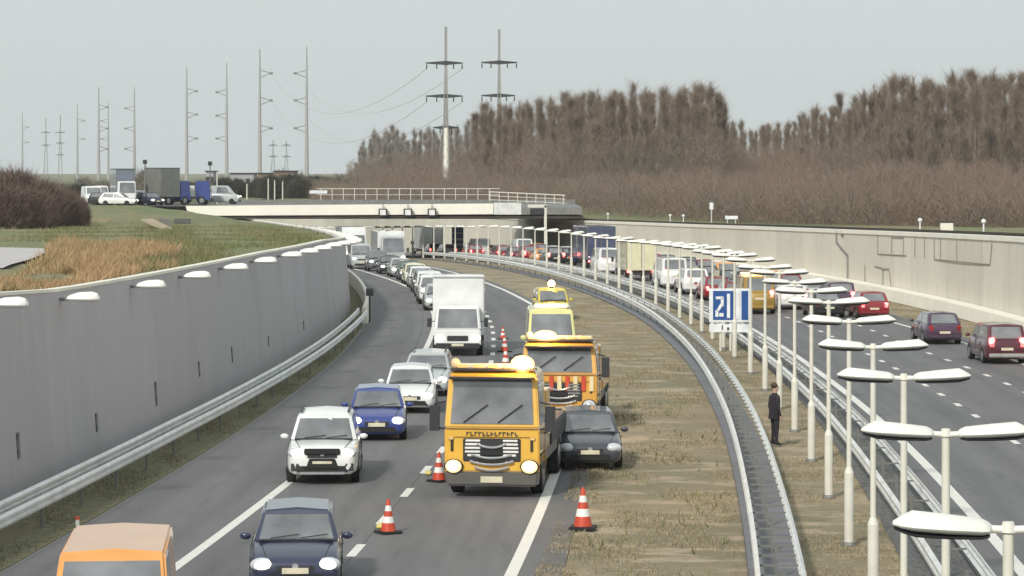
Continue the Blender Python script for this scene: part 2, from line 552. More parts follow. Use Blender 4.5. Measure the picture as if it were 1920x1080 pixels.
M['wlamp'] = plain('wall_lamp_white', (.86, .85, .80), .5, 0, .03, 2)
def wall_lamp_meshes():
    r = []
    for t, w, h in ((0, .06, .05), (.08, .14, .10), (.35, .2, .17), (.75, .2, .19), (.93, .15, .15), (1.0, .07, .06)):
        r.append([(0.85 * t - 0.02, w * math.cos(a), h * math.sin(a) * (1 if math.sin(a) > 0 else 0.45)) for a in [2 * PI * k / 12 for k in range(12)]])
    return MB().rings(r).mesh('lamp_head', smooth=True), MB().box((-0.14, 0, -0.02), (0.36, 0.1, 0.08)).box((-0.3, 0, -0.12), (0.08, 0.16, 0.28)).mesh('bracket', bevel=0.01)
wl_head, wl_br = wall_lamp_meshes()
wall_lamp_px = [(-12, 580), (130, 553), (258, 540), (348, 524), (422, 512), (480, 495), (530, 487), (563, 479)]
wlD = []
for px, py in wall_lamp_px:
    wlD.append(min(drange(45, 165, 0.25), key=lambda d: abs(960 + FPX * (CX(d) + LW_OFF(d) - 0.1) / d - px)))
while wlD[-1] < 250:
    wlD.append(wlD[-1] + 7.5)
ORD = ['nearest', 'second', 'third', 'fourth', 'fifth', 'sixth', 'seventh', 'eighth', 'ninth', 'tenth', 'eleventh', 'twelfth']
for i, D in enumerate(wlD):
    e = empty('wall_lamp', (CX(D) + LW_OFF(D) - 0.12, D, LW_TOP(D) - 0.26), -math.atan(slope(D)))
    obj('lamp_head', wl_head, M['wlamp'], e)
    obj('bracket', wl_br, M['steel_dark'], e)
    if i == 0: lab = 'white lamp on the grey wall top, cut off by the left picture edge'
    elif i < 8: lab = '%s full white lamp on the grey wall top, counted from the left picture edge' % ['', 'first', 'second', 'third', 'fourth', 'fifth', 'sixth', 'seventh'][i]
    else: lab = 'small white lamp in the tight far row along the grey wall top'
    tag(e, lab, 'wall lamp', 'lamps along the left wall')

# ------------------------------------------------------------------ right wall, barrier
RW_OFF = lambda D: lerp(D, [60, 140, 187, 250, 330, 500], [16.3, 16.2, 16.3, 16.8, 17.2, 17.5])
RW_TOP = lambda D: lerp(D, [50, 140, 187, 250, 330, 560], [5.2, 4.72, 4.1, 3.3, 2.45, 1.5])
wall_r = empty('retaining_wall', P(140, 16.2))
tag(wall_r, 'long cream concrete retaining wall along the right carriageway', 'wall')
def rwp(D):
    o, t = RW_OFF(D), RW_TOP(D) - ZR(D)
    return [(o, -0.2), (o, t - 0.25), (o + 0.6, t - 0.25), (o + 0.6, -0.2)]
inv(sweep('wall_face', M['wall_cream'], rwp, 60, DEND), wall_r)
inv(sweep('coping', M['cap_cream'], lambda D: [(RW_OFF(D) - 0.08, RW_TOP(D) - ZR(D) - 0.247), (RW_OFF(D) - 0.08, RW_TOP(D) - ZR(D)), (RW_OFF(D) + 0.65, RW_TOP(D) - ZR(D)), (RW_OFF(D) + 0.65, RW_TOP(D) - ZR(D) - 0.247)], 60, DEND), wall_r)
inv(sweep('base_step', M['cap_cream'], lambda D: [(RW_OFF(D) - 0.03, 0.0), (RW_OFF(D) - 0.9, 0.0), (RW_OFF(D) - 0.8, 0.7), (RW_OFF(D) - 0.03, 0.75)], 60, 330), wall_r)
def wall_point(px, py):
    D = min(drange(100, 330, 0.25), key=lambda d: abs(960 + FPX * (CX(d) + RW_OFF(d)) / d - px))
    return D, CAM_H - (py - HORIZON) * D / FPX
def wall_line(name, pts, w=0.06, m='steel_dark', t=0.05):
    mb = MB()
    for (a, b) in zip(pts, pts[1:]):
        D0, z0 = wall_point(*a)
        D1, z1 = wall_point(*b)
        p0 = Vector((CX(D0) + RW_OFF(D0) - t / 2 - 0.004, D0, z0))
        p1 = Vector((CX(D1) + RW_OFF(D1) - t / 2 - 0.004, D1, z1))
        mb.cyl(p0, p1, w / 2, w / 2, 6)
    return inv(mb.build(name, M[m]), wall_r)
M['joint'] = plain('stained_joint', (0.30, 0.28, 0.23), 0.9)
for a in ([(1646, 440), (1646, 476), (1700, 479)], [(1672, 446), (1672, 478), (1695, 479), (1695, 446), (1672, 445)], [(1716, 447), (1716, 482)], [(1735, 448), (1735, 484)],
          [(1752, 448), (1752, 486), (1858, 496), (1860, 456)], [(1765, 448), (1765, 485)], [(1795, 452), (1795, 490)]):
    wall_line('panel_seam', a, 0.07, 'joint')
wall_line('drain_pipe', [(1570, 433), (1570, 455), (1584, 472), (1590, 480), (1590, 540)], 0.16, 'steel_dark')
wall_line('drain_pipe', [(1580, 441), (1582, 441)], 0.2, 'steel_dark')
for a in ([(1622, 497), (1622, 540), (1640, 540)], [(1657, 503), (1655, 540)], [(1668, 506), (1672, 544)], [(1654, 505), (1668, 504)], [(1640, 499), (1655, 503)]):
    wall_line('graffiti_stroke', a, 0.09, 'joint')

# things along the top of the right wall: dark low fence, marker posts
fence_r = empty('wall_top_fence', P(140, 17.2, 4.7))
tag(fence_r, 'low dark wire fence running behind the cream wall coping', 'fence')
inv(sweep('mesh_band', M['girder'], lambda D: [(RW_OFF(D) + 1.0, RW_TOP(D) - ZR(D) - 0.2), (RW_OFF(D) + 1.0, RW_TOP(D) - ZR(D) + 0.16), (RW_OFF(D) + 1.06, RW_TOP(D) - ZR(D) + 0.16), (RW_OFF(D) + 1.06, RW_TOP(D) - ZR(D) - 0.2)], 110, 340), fence_r)
def top_post(px, kind, lab):
    D, _ = wall_point(px, 400)
    D = D + 3
    x = CX(D) + RW_OFF(D) + 1.6
    e = empty('marker_post', (x, D, RW_TOP(D) - 0.1))
    if kind == 'post':
        MB().cyl((0, 0, 0), (0, 0, 0.75), .05).build('post', M['sign_white'], e)
        MB().ball((0, 0, .82), .14).build('cap', M['sign_white'], e, smooth=True)
    elif kind == 'tall':
        MB().cyl((0, 0, 0), (0, 0, 1.5), .05).build('post', M['steel'], e)
        MB().box((0, 0, 1.75), (.34, .12, .62)).build('reflector', M['sign_white'], e, bevel=.02)
    else:
        for sx in (-.35, .35): MB().cyl((sx, 0, 0), (sx, 0, .6), .04).build('post', M['steel'], e)
        MB().box((0, -.06, .75), (1.1, .04, .3)).build('plate', M['sign_white'], e, bevel=.01)
    tag(e, lab, 'marker post')
top_post(1123, 'post', 'leftmost short white marker post behind the cream wall, beyond the gantry')
top_post(1238, 'post', 'short white marker post behind the cream wall, left of the tall white one')
top_post(1262, 'post', 'short white marker post between its neighbours behind the cream wall')
top_post(1314, 'tall', 'tall marker post with white reflector behind the cream wall')
top_post(1350, 'plate', 'low white plate on two posts behind the cream wall')
top_post(1697, 'post', 'short white marker post behind the cream wall above the panel seams')
top_post(1812, 'post', 'rightmost short marker post behind the cream wall')
e = empty('utility_cabinet', P(168, 18.0, 4.25))
tag(e, 'pale utility cabinet with dark roof on the ground behind the cream wall', 'cabinet')
MB().box((0, 0, .35), (.75, .4, .7)).build('cabinet_body', M['cap_cream'], e, bevel=.02)
MB().box((0, 0, .75), (.85, .5, .09)).build('cabinet_roof', M['dark'], e, bevel=.02)

# ------------------------------------------------------------------ guard rails
def wbeam(o, z, s):          # W-section with its face towards s (+1 / -1)
    pts = [(0, -.155), (.0 + .07 * s, -.10), (.07 * s, -.04), (0.01 * s, 0), (.07 * s, .04), (.07 * s, .10), (0, .155)]
    back = [(x - .012 * s, y) for x, y in reversed(pts)]
    return [(o + x, z + y) for x, y in pts + back]
def guardrail(lab, o1, o2, a, b, post_step, cross_step, z=0.62, end_cap=None):
    f1 = o1 if callable(o1) else (lambda D: o1)
    f2 = (o2 if callable(o2) else (lambda D: o2)) if o2 is not None else None
    e = empty('guardrail', P(a, f1(a)))
    tag(e, lab, 'guardrail')
    s1 = -1 if f2 is not None and f2(a) > f1(a) else 1
    inv(sweep('beam', M['steel'], lambda D: wbeam(f1(D), z, s1), a, b, 2.0), e)
    if f2: inv(sweep('beam', M['steel'], lambda D: wbeam(f2(D), z, -s1), a, b, 2.0), e)
    pm = MB().box((0, 0, .36), (.06, .1, .76)).mesh('post')
    D = a + 0.5
    n = 0
    mid = (lambda D: (f1(D) + f2(D)) / 2) if f2 else (lambda D: f1(D) - 0.11 * s1)
    while D < b and n < 95:
        q = obj('post', pm, M['steel_dark'], e)
        q.location = P(D, mid(D)) - e.location
        D += post_step
        n += 1
    if f2:
        w = abs(f2(a) - f1(a)) - 0.04
        cm = MB().box((0, 0, 0), (w, .035, .04)).mesh('spacer')
        D = a + 0.5
        n = 0
        while D < b and n < 95:
            q = obj('spacer', cm, M['steel_dark'], e)
            q.location = P(D, mid(D), z - .02) - e.location
            D += cross_step
            n += 1
    return e
guardrail('double guardrail with cross spacers over a paved strip in the grass median', -2.1, -1.32, 22, 290, 4.0, 1.35)
guardrail('double steel guardrail between the lamp posts and the right carriageway', lambda D: lerp(D, [50, 120], [1.25, 0.6]), lambda D: lerp(D, [50, 120], [2.1, 1.4]), 18, 290, 4.0, 4.0)
g = guardrail('steel guardrail with two bright beams along the foot of the left grey wall', lambda D: lerp(D, [58, 80, 105, 141, 160, 200], [-17.95, -17.85, -17.5, -17.1, -16.9, -16.9]), None, 14, 146, 4.0, 0)
inv(sweep('beam', M['steel'], lambda D: wbeam(lerp(D, [58, 80, 105, 141, 160, 200], [-17.95, -17.85, -17.5, -17.1, -16.9, -16.9]) - 0.42, .72, 1), 14, 146, 2.0), g)
# parapet-like end piece of that rail where it bends out of sight
e = empty('barrier_end', P(147, -16.9))
tag(e, 'pale concrete barrier at the far end of the left guardrail, bending behind the wall', 'barrier')
inv(sweep('barrier_wall', M['cap_cream'], lambda D: [(-17.0, 0), (-17.35, 0), (-17.28, .85), (-17.08, .85)], 146.5, 235, 2), e)
MB().cyl((-.05, 1.0, 0.0), (-.05, 1.0, 1.5), .05).box((-.05, 1.0, 1.6), (.4, .06, .4)).build('end_marker', M['dark'], e)

# kerb-side reflector post (small red) at left
e = empty('reflector_post', P(62.8, -17.3))
tag(e, 'tiny red and white reflector stub at the edge of the left verge', 'reflector')
MB().cyl((0, 0, 0), (0, 0, .14), .05, .04).build('stub', M['cone_white'], e)
MB().cyl((0, 0, .141), (0, 0, .20), .055, .05).build('reflector', M['cone_red'], e)

# ------------------------------------------------------------------ surrounding land
def zl(D, off):
    far = lerp(D, [0, 59, 100, 150, 245, 285, 330, 345, 400, 4000], [5.6, 5.2, 4.85, 4.2, 3.3, 4.28, 4.28, 3.4, 3.2, 3.0])
    near = LW_TOP(min(D, 330)) - 0.12
    t = min(1, max(0, (-(off) - 20.5) / 9.0))
    return near + (far - near) * t
offsL = [-20.2, -21.5, -24, -27, -31, -36, -43, -55, -80, -120, -200, -400, -900, -2000]
Ds = drange(10, 330, 5) + [340, 350, 365, 380, 400, 450, 520, 600]
mb = MB()
for D in Ds:
    for j, of in enumerate(offsL):
        oo = of if j else (LW_OFF(D) - 0.85)
        mb.v.append((CX(D) + oo, D, zl(D, oo) + (0.12 * math.sin(D * .31 + of) * (1 if j > 1 else 0))))
n = len(offsL)
for i in range(len(Ds) - 1):
    for j in range(n - 1):
        mb.f.append([i * n + j, i * n + j + 1, (i + 1) * n + j + 1, (i + 1) * n + j])
tag(mb.build('ground', M['land'], smooth=True, fix=True), kind='structure')
def zrt(D, off):
    return lerp(off, [17, 19, 26], [RW_TOP(min(D, 560)) - 0.1, RW_TOP(min(D, 560)) - 0.05, max(3.0, RW_TOP(min(D, 560)) + .1)])
offsR = [17.0, 18.5, 22, 26, 34, 50, 80, 140, 300, 700, 2000]
mb = MB()
Dr = drange(40, 560, 8) + [600]
for D in Dr:
    for j, of in enumerate(offsR):
        oo = of if j else RW_OFF(D) + 0.58
        mb.v.append((CX(D) + oo, D, zrt(D, oo)))
n = len(offsR)
for i in range(len(Dr) - 1):
    for j in range(n - 1):
        mb.f.append([i * n + j, i * n + j + 1, (i + 1) * n + j + 1, (i + 1) * n + j])
tag(mb.build('ground', M['land'], smooth=True), kind='structure')
# land to the horizon, beginning where the cutting is long out of sight
mb = MB()
mb.v = [(-4000, 599, 3.0), (4000, 599, 3.0), (4000, 8000, 3.0), (-4000, 8000, 3.0)]
mb.f = [[0, 1, 2, 3]]
tag(mb.build('ground', M['land']), kind='structure')
# lowest base sheet under everything
mb = MB()
mb.v = [(-4000, -200, -9.0), (4000, -200, -9.0), (4000, 8000, -9.0), (-4000, 8000, -9.0)]
mb.f = [[0, 1, 2, 3]]
tag(mb.build('terrain', M['verge_green']), kind='structure')

# pond / pale path at the far left
def G(px, py, z):
    D = FPX * (CAM_H - z) / (py - HORIZON)
    return Vector(((px - 960) * D / FPX, D, z))
mb = MB()
ring = [(-60, 458), (20, 459), (82, 462), (84, 478), (70, 488), (55, 496), (20, 508), (5, 516), (-60, 520)]
for px, py in ring:
    D = FPX * (CAM_H - 4.75) / (py - HORIZON)
    mb.v.append(((px - 960) * D / FPX, D, zl(D, (px - 960) * D / FPX - CX(D)) + 0.10))
mb.f = [list(range(len(ring)))]
M['path'] = plain('pale_path', (0.50, 0.47, 0.47), 0.7, 0, 0.05, 0.4)
tag(mb.build('path', M['path'], fix=True), kind='structure')

# concrete stair down the embankment
e = empty('embankment_stair', G(278, 415, 4.0))
tag(e, 'weathered pale concrete stair and headwall on the green embankment', 'stair')
mb = MB()
for k in range(12):
    mb.box((k * .28, -k * 1.2, -k * 0.035 + .12), (1.0, 1.25, .16))
mb.build('steps', plain('old_steps', (.42, .36, .27), .9), e)
MB().box((2.5, -9, .1), (.12, 9, .5), 0.22).build('side_wall', M['steel_dark'], e)
MB().box((3.9, -9.5, .18), (1.3, .3, .4)).build('headwall', M['asphalt_old'], e, bevel=.03)

# ------------------------------------------------------------------ viaduct
VD, VX0, VX1 = 300.0, -35.0, 7.6
vi = empty('viaduct', (VX0, VD, 0))
tag(vi, 'low viaduct with bright white parapet crossing the whole motorway', 'viaduct')
def vbox(name, x0, x1, y0, y1, z0, z1, m, bevel=0.0):
    return inv(MB().box(((x0 + x1) / 2, (y0 + y1) / 2, (z0 + z1) / 2), (x1 - x0, y1 - y0, z1 - z0)).build(name, m, bevel=bevel), vi)
vp = MB().hexa([(VX0, VD, 3.28), (-2.0, VD, 3.45), (-2.0, VD + .35, 3.45), (VX0, VD + .35, 3.28), (VX0 - .3, VD, 4.35), (-2.0, VD, 4.62), (-2.0, VD + .35, 4.62), (VX0 - .3, VD + .35, 4.35)])
inv(vp.build('parapet', M['paint_white_concrete'], bevel=.02), vi)
vbox('deck', VX0, VX1, VD + .36, VD + 34, 3.5, 4.2, M['steel_dark'])  # depth extended so the deck's shade darkens the opening below
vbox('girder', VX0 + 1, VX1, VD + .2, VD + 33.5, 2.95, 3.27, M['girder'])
vbox('abutment', VX0 - 3.5, VX0 + .9, VD + .6, VD + 33.5, 0, 3.27, M['wall_cream'])
vbox('end_panel', -1.95, 1.0, VD + .1, VD + .5, 3.42, 4.7, M['steel'])
vbox('parapet', 1.01, VX1, VD + .1, VD + .4, 3.42, 4.1, M['steel_dark'])
vbox('parapet', VX0, VX1, VD + 33.6, VD + 34, 3.5, 4.7, M['steel_dark'])
# railing with posts on the far side and the raised railing at the right end
rail = empty('viaduct_railing', (VX0, VD + 33.8, 4.7))
tag(rail, 'thin steel railing with slender posts along the viaduct far edge', 'railing')
mb = MB()
pmr = MB().box((0, 0, .65), (.07, .07, 1.3)).mesh('railing_post')
x = -23.0
while x < -1.5:
    q = obj('railing_post', pmr, M['lamp_pole'], rail)
    q.location = Vector((x, VD + 33.8, 4.7)) - rail.location
    x += 1.35
inv(MB().box((-12.5, VD + 33.8, 6.03), (22, .08, .07)).box((-12.5, VD + 33.8, 5.3), (22, .05, .05)).build('rail_bar', M['lamp_pole']), rail)
rail2 = empty('end_railing', (-1.5, VD + 2, 4.3))
tag(rail2, 'beige braced railing stepping down past the right end of the viaduct parapet', 'railing')
q = MB()
for k in range(9):
    x = -0.9 + k * 1.0
    q.box((x, 0, 1.05 - k * .045), (.07, .07, 1.0))
q.build('railing_posts', M['lamp_pole'], rail2)
q = MB()
for zt, w in ((1.58, .1), (1.15, .06), (.72, .06)):
    q.hexa([(-1, -.04, zt - w / 2), (7.3, -.04, zt - w / 2 - .38), (7.3, .04, zt - w / 2 - .38), (-1, .04, zt - w / 2), (-1, -.04, zt + w / 2), (7.3, -.04, zt + w / 2 - .38), (7.3, .04, zt + w / 2 - .38), (-1, .04, zt + w / 2)])
q.build('rail_bars', M['lamp_pole'], rail2)
# lane-signal boxes hung on the parapet
for i, px in enumerate((718, 765, 810)):
    e = empty('lane_signal', ((px - 960) * (VD - .5) / FPX, VD - .45, 3.35))
    tag(e, ['left', 'middle', 'right'][i] + ' one of three small lane signal boxes hung on the white parapet', 'lane signal', 'lane signals on the viaduct')
    MB().box((0, 0, .3), (.95, .35, .85)).build('signal_box', M['dark'], e, bevel=.04)
    MB().box((0, -.19, .32), (.62, .03, .56)).build('signal_face', M['cone_white'], e, bevel=.01)
    MB().cyl((0, .05, .7), (0, .05, 1.25), .05).build('hanger', M['steel_dark'], e)
# cantilever gantry on the right
e = empty('cantilever_gantry', (3.45, VD - 14, -1.1))
tag(e, 'pale cantilever sign gantry beside the right end of the viaduct', 'gantry')
MB().box((0, 0, 2.85), (.28, .28, 5.7)).build('post', M['lamp_pole'], e, bevel=.03)
MB().box((-.85, 0, 5.6), (1.95, .28, .32)).build('arm', M['lamp_pole'], e, bevel=.03)
MB().box((-.85, -.05, 5.05), (1.5, .2, .65)).build('sign_box', M['dark'], e, bevel=.03)

# ------------------------------------------------------------------ median lamps
def lamp_parts():
    r = []
    for t, w, zt, zb in ((0.0, .045, .035, -.035), (.11, .045, .035, -.035), (.14, .15, .06, -.045), (.20, .19, .085, -.06), (.5, .22, .105, -.065), (.80, .20, .12, -.055), (.90, .15, .065, -.04), (.97, .06, .015, -.02)):
        n = 14
        r.append([(t, w * math.cos(2 * PI * k / n), (zt if math.sin(2 * PI * k / n) > 0 else -zb) * math.sin(2 * PI * k / n) + 0.05 * t) for k in range(n)])
    head = MB().rings(r).mesh('lamp_head', smooth=True)
    lens = MB().rings([[(x, .12 * math.cos(a) * f, -.035 + .03 * x - 0.02 * abs(math.sin(a))) for a in [2 * PI * k / 10 for k in range(10)]] for x, f in ((.22, .5), (.3, 1), (.62, 1), (.7, .5))]).mesh('lens')
    return head, lens
lh, ll = lamp_parts()
rim_mb = MB()
r_ = []
for t, w, z_ in ((.135, .12, -.036), (.15, .165, -.042), (.22, .205, -.05), (.5, .235, -.045), (.78, .22, -.032), (.88, .17, -.01), (.96, .08, .012)):
    r_.append([(t, w * .985, z_ + .006), (t, -w * .985, z_ + .006), (t, -w * .93, z_ - .010), (t, w * .93, z_ - .010)])
shade_rim = rim_mb.rings(r_).mesh('shade_rim')  # added dark rim standing in for the shaded underside of the head
lampD = [15.8, 24.2, 33, 42, 51, 59.7, 68.4, 77, 85.8, 94, 102, 110.5, 119.9]
d = 119.9
while d < 400:
    d += 6.4 if d < 200 else 7.2
    lampD.append(d)
_pole_cache = {}
def lamp_h(D):
    return round(lerp(D, [30, 66, 90, 120, 185, 300, 400], [4.93, 4.78, 4.6, 4.4, 3.55, 3.4, 3.4]), 1)
def pole_mesh(h):
    if h not in _pole_cache:
        _pole_cache[h] = (MB().cyl((0, 0, 0), (0, 0, 1.55), .105, .105, 12).cyl((0, 0, 1.55), (0, 0, 1.68), .105, .055, 12, False).cyl((0, 0, 1.68), (0, 0, h), .055, .05, 10).mesh('pole', smooth=True),
                          MB().cyl((0, 0, h - .02), (0, 0, h + .07), .075, .05, 10).mesh('cap', smooth=True))
    return _pole_cache[h]
base_me = MB().cyl((0, 0, 0), (0, 0, .07), .17, .15, 12).mesh('base_collar')
for i, D in enumerate(lampD):
    h = lamp_h(D)
    e = empty('street_lamp', P(D, 0, -0.02), -math.atan(slope(D)) + random.uniform(-.03, .03))
    pmesh, cmesh = pole_mesh(h)
    obj('pole', pmesh, M['lamp_pole'], e)
    obj('base_collar', base_me, M['steel_dark'], e)
    if D < 200: obj('pole_cap', cmesh, M['lamp_pole'], e)
    tilt = random.uniform(-.04, .04)
    for s in (0, 1):
        hd = obj('lamp_head', lh, M['lamp_white'], e)
        hd.location = (0.03 * (1 - 2 * s), 0, h)
        hd.rotation_euler = (tilt, 0, PI * s)
        if D < 200: obj('shade_rim', shade_rim, M['dark'], hd)
        if D < 140: obj('lens', ll, M['steel'], hd)
    if i == 0: lab = 'white lamp post nearest the camera, its heads low at the right edge'
    elif i == 1: lab = 'twin-headed lamp post whose white head fills the lower right corner'
    elif i < 13: lab = '%s full twin-headed lamp post in the median, counted from the near end' % (ORD + ['thirteenth'])[i - 1].replace('nearest', 'first')
    elif D < 200: lab = 'slender twin-headed lamp post in the row beyond the blue sign'
    else: lab = 'tiny twin-headed lamp post in the far row towards the viaduct'
    tag(e, lab, 'street lamp', 'twin-headed lamps in the median')

# ------------------------------------------------------------------ vehicles
def pane(corners, inset=(0.08, 0.08, 0.08, 0.08), off=0.012, ref=None):
    """a glass slab lying on the quad corners (bottom-left, bottom-right, top-right, top-left); inset = left, right, bottom, top"""
    a, b, c, d = [Vector(p) for p in corners]
    def bl(u, v):
        return (a * (1 - u) + b * u) * (1 - v) + (d * (1 - u) + c * u) * v
    u0, u1, v0, v1 = inset[0], 1 - inset[1], inset[2], 1 - inset[3]
    q = [bl(u0, v0), bl(u1, v0), bl(u1, v1), bl(u0, v1)]
    n = (q[1] - q[0]).cross(q[3] - q[0]).normalized()
    if ref is not None and n.dot(Vector(ref)) < 0: n = -n
    return MB().hexa([p - n * .02 for p in q] + [p + n * off for p in q])

KINDS = {
    # L, W, H, belt, hood z at nose, cowl y, roof front y, roof rear y, tail y, wheel r, ground clearance
    'hatch': dict(L=4.1, W=1.76, H=1.48, belt=.93, nose=.70, cowl=1.05, rf=1.75, rr=3.55, tl=4.0, r=.31, gc=.2),
    'sedan': dict(L=4.6, W=1.80, H=1.45, belt=.93, nose=.70, cowl=1.15, rf=1.9, rr=3.3, tl=3.95, r=.32, gc=.2),
    'wagon': dict(L=4.6, W=1.79, H=1.48, belt=.94, nose=.70, cowl=1.15, rf=1.85, rr=4.15, tl=4.5, r=.32, gc=.2),
    'suv': dict(L=4.55, W=1.86, H=1.70, belt=1.06, nose=.92, cowl=1.1, rf=1.75, rr=4.0, tl=4.42, r=.36, gc=.26),
    'mpv': dict(L=4.3, W=1.78, H=1.66, belt=1.0, nose=.80, cowl=.85, rf=1.6, rr=3.95, tl=4.2, r=.32, gc=.2),
    'van': dict(L=5.0, W=1.95, H=2.15, belt=1.25, nose=.98, cowl=.75, rf=1.45, rr=4.8, tl=4.95, r=.34, gc=.24),
}
_car_cache = {}
def car_meshes(kind):
    if kind in _car_cache: return _car_cache[kind]
    k = KINDS[kind]
    L, W, H, belt, nose, r, gc = k['L'], k['W'], k['H'], k['belt'], k['nose'], k['r'], k['gc']
    y0 = -L / 2
    w = W / 2
    m = {}
    st = [(0.0, .74 * w, nose - .12, gc + .08), (.05, .84 * w, nose - .03, gc + .02), (.18, .93 * w, nose + .03, gc), (.5, .985 * w, nose + (belt - nose) * .5, gc), (k['cowl'], w, belt, gc),
          (L * .5, w, belt + .01, gc), (L - .8, w, belt + .03, gc), (L - .3, .98 * w, belt + .02, gc), (L - .08, .92 * w, belt - .02, gc + .05), (L, .84 * w, belt - .10, gc + .14)]
    rings = []
    for y, hw, zt, zb in st:
        h = zt - zb
        half = [(0.0, zb), (.84 * hw, zb), (.965 * hw, zb + .07), (1.0 * hw, zb + .30 * h), (.995 * hw, zb + .6 * h), (.965 * hw, zt - .10), (.90 * hw, zt - .02), (.6 * hw, zt + .012), (0.0, zt + .02)]
        rings.append([(x, y0 + y, z) for x, z in half] + [(-x, y0 + y, z) for x, z in reversed(half[1:-1])])
    body = MB().rings(rings)
    # greenhouse
    wb, wt_ = .93 * w, (.74 if kind not in ('van', 'mpv') else .83) * w
    A, B, Cc, Dd = y0 + k['cowl'] - .02, y0 + k['rf'], y0 + k['rr'], y0 + k['tl']
    bz = belt - .03
    def gh(s):
        return [(s * wb, A, bz), (s * wt_, B, H - .05), (s * wt_, Cc, H - .05), (s * wb * .97, Dd, bz)]
    Lf, Rt = gh(-1), gh(1)
    g = MB()
    v = Lf + Rt + [(0, B + .03, H), (0, Cc - .03, H)]
    g.v = v
    g.f = [[0, 1, 2, 3], [4, 7, 6, 5], [0, 4, 5, 8, 1], [3, 2, 9, 6, 7], [1, 8, 9, 2], [5, 6, 9, 8], [0, 3, 7, 4]]
    gm = g.mesh('g', bevel=.045)
    n = len(body.v)
    body.v += [tuple(q.co) for q in gm.vertices]
    body.f += [[n + i for i in p.vertices] for p in gm.polygons]
    me = bpy.data.meshes.new('body')
    me.from_pydata(body.v, [], body.f)
    bm = bmesh.new(); bm.from_mesh(me)
    bmesh.ops.recalc_face_normals(bm, faces=bm.faces)
    bm.to_mesh(me); bm.free()
    me.shade_smooth()
    try: me.set_sharp_from_angle(angle=math.radians(45))
    except Exception: pass
    m['body'] = me
    bpy.data.meshes.remove(gm)
    m['windscreen'] = pane([Lf[0], Rt[0], Rt[1], Lf[1]], (.055, .055, .09, .14), ref=(0, -1, .4)).mesh('windscreen', bevel=.006)
    m['cowl'] = MB().box((0, A + .01, bz + .045), (1.62 * w, .16, .03)).mesh('cowl_strip', bevel=.008)
    m['rear_window'] = pane([Rt[3], Lf[3], Lf[2], Rt[2]], (.10, .10, .16, .10), ref=(0, 1, .4)).mesh('rear_window', bevel=.006)
    sw = []
    for S, s in ((Lf, -1), (Rt, 1)):
        a_, b_, c_, d_ = [Vector(p) for p in S]
        mb0 = a_.lerp(d_, .46); mt0 = b_.lerp(c_, .32)
        sw.append(pane([a_, mb0, mt0, b_], (.14, .03, .10, .12), ref=(s, 0, .3)).mesh('side_window'))
        if kind != 'van':
            sw.append(pane([mb0, d_, c_, mt0], (.03, .14, .10, .12), ref=(s, 0, .3)).mesh('side_window'))
    m['side_window'] = sw
    ws = []
    for yy in (y0 + .82, y0 + L - .85):
        for s in (-1, 1):
            ws.append((s, yy))
    m['wheel_pos'] = ws
    m['wheel'] = MB().cyl((-.11, 0, 0), (.11, 0, 0), r, r, 22).mesh('wheel', smooth=True, bevel=.02)
    rim = MB().cyl((.10, 0, 0), (.118, 0, 0), r * .66, r * .62, 18)
    m['rim'] = rim.mesh('rim')
    m['arch'] = MB().rings([[(x, (r + .055) * math.cos(a), (r + .055) * math.sin(a)) for a in [PI * i / 14 for i in range(15)]] for x in (-.16, .0)], closed=True).mesh('wheel_arch')
    # lamps
    zl_ = nose - .10
    hl = MB()
    for_x = .68 * w
    m['head'] = MB().ball((0, 0, 0), (.19, .14, .11), 14, 8).mesh('headlight', smooth=True)
    m['head_pos'] = [(s * for_x, y0 + .10, zl_) for s in (-1, 1)]
    m['tailm'] = MB().box((0, 0, 0), (.24, .12, .30 if kind not in ('van', 'mpv', 'suv') else .42)).mesh('taillight', bevel=.04, smooth=True)
    m['tail_pos'] = [(s * .72 * w, y0 + L - .06, belt - .18 if kind not in ('van', 'mpv', 'suv') else belt - .1) for s in (-1, 1)]
    gr = MB().box((0, y0 + .035, nose - .17), (.86 * w, .10, .15))
    m['grille'] = gr.mesh('grille', bevel=.02)
    it = MB()
    it.hexa([(-.72 * w, y0 - .02, gc + .07), (.72 * w, y0 - .02, gc + .07), (.72 * w, y0 + .2, gc + .07), (-.72 * w, y0 + .2, gc + .07),
             (-.6 * w, y0 - .012, gc + .25), (.6 * w, y0 - .012, gc + .25), (.6 * w, y0 + .2, gc + .25), (-.6 * w, y0 + .2, gc + .25)])
    m['intake'] = it.mesh('bumper_intake', bevel=.02)
    m['plate'] = MB().box((0, y0 - .035, gc + .3), (.50, .02, .11)).mesh('number_plate')
    m['rplate'] = MB().box((0, y0 + L + .012, belt - .36), (.50, .02, .11)).mesh('number_plate')
    m['badge'] = MB().cyl((0, y0 - .03, nose - .12), (0, y0 - .0, nose - .12), .06, .06, 12).mesh('badge')
    m['rbump'] = MB().box((0, y0 + L - .06, gc + .2), (1.72 * w, .18, .2)).mesh('rear_bumper', bevel=.04)
    mi = MB().ball((0, 0, 0), (.11, .07, .075), 10, 6)
    m['mirror'] = mi.mesh('mirror', smooth=True)
    m['mirror_pos'] = [(s * (w + .10), y0 + k['cowl'] + .22, belt + .07) for s in (-1, 1)]
    m['housing'] = MB().ball((0, 0, 0), (.235, .125, .135), 14, 8).mesh('headlight_housing', smooth=True)
    ds = MB()
    for s in (-1, 1):
        for yy in (y0 + k['cowl'] + .12, y0 + L * .5, y0 + L * .5 + .95):
            ds.box((s * (w - .004), yy, (gc + belt) / 2 + .06), (.012, .014, (belt - gc) * .62))
        for yy in (y0 + L * .5 - .22, y0 + L * .5 + .75):
            ds.box((s * (w + .004), yy, belt - .16), (.03, .15, .03))
    m['seams'] = ds.mesh('door_seams')
    bs = MB()
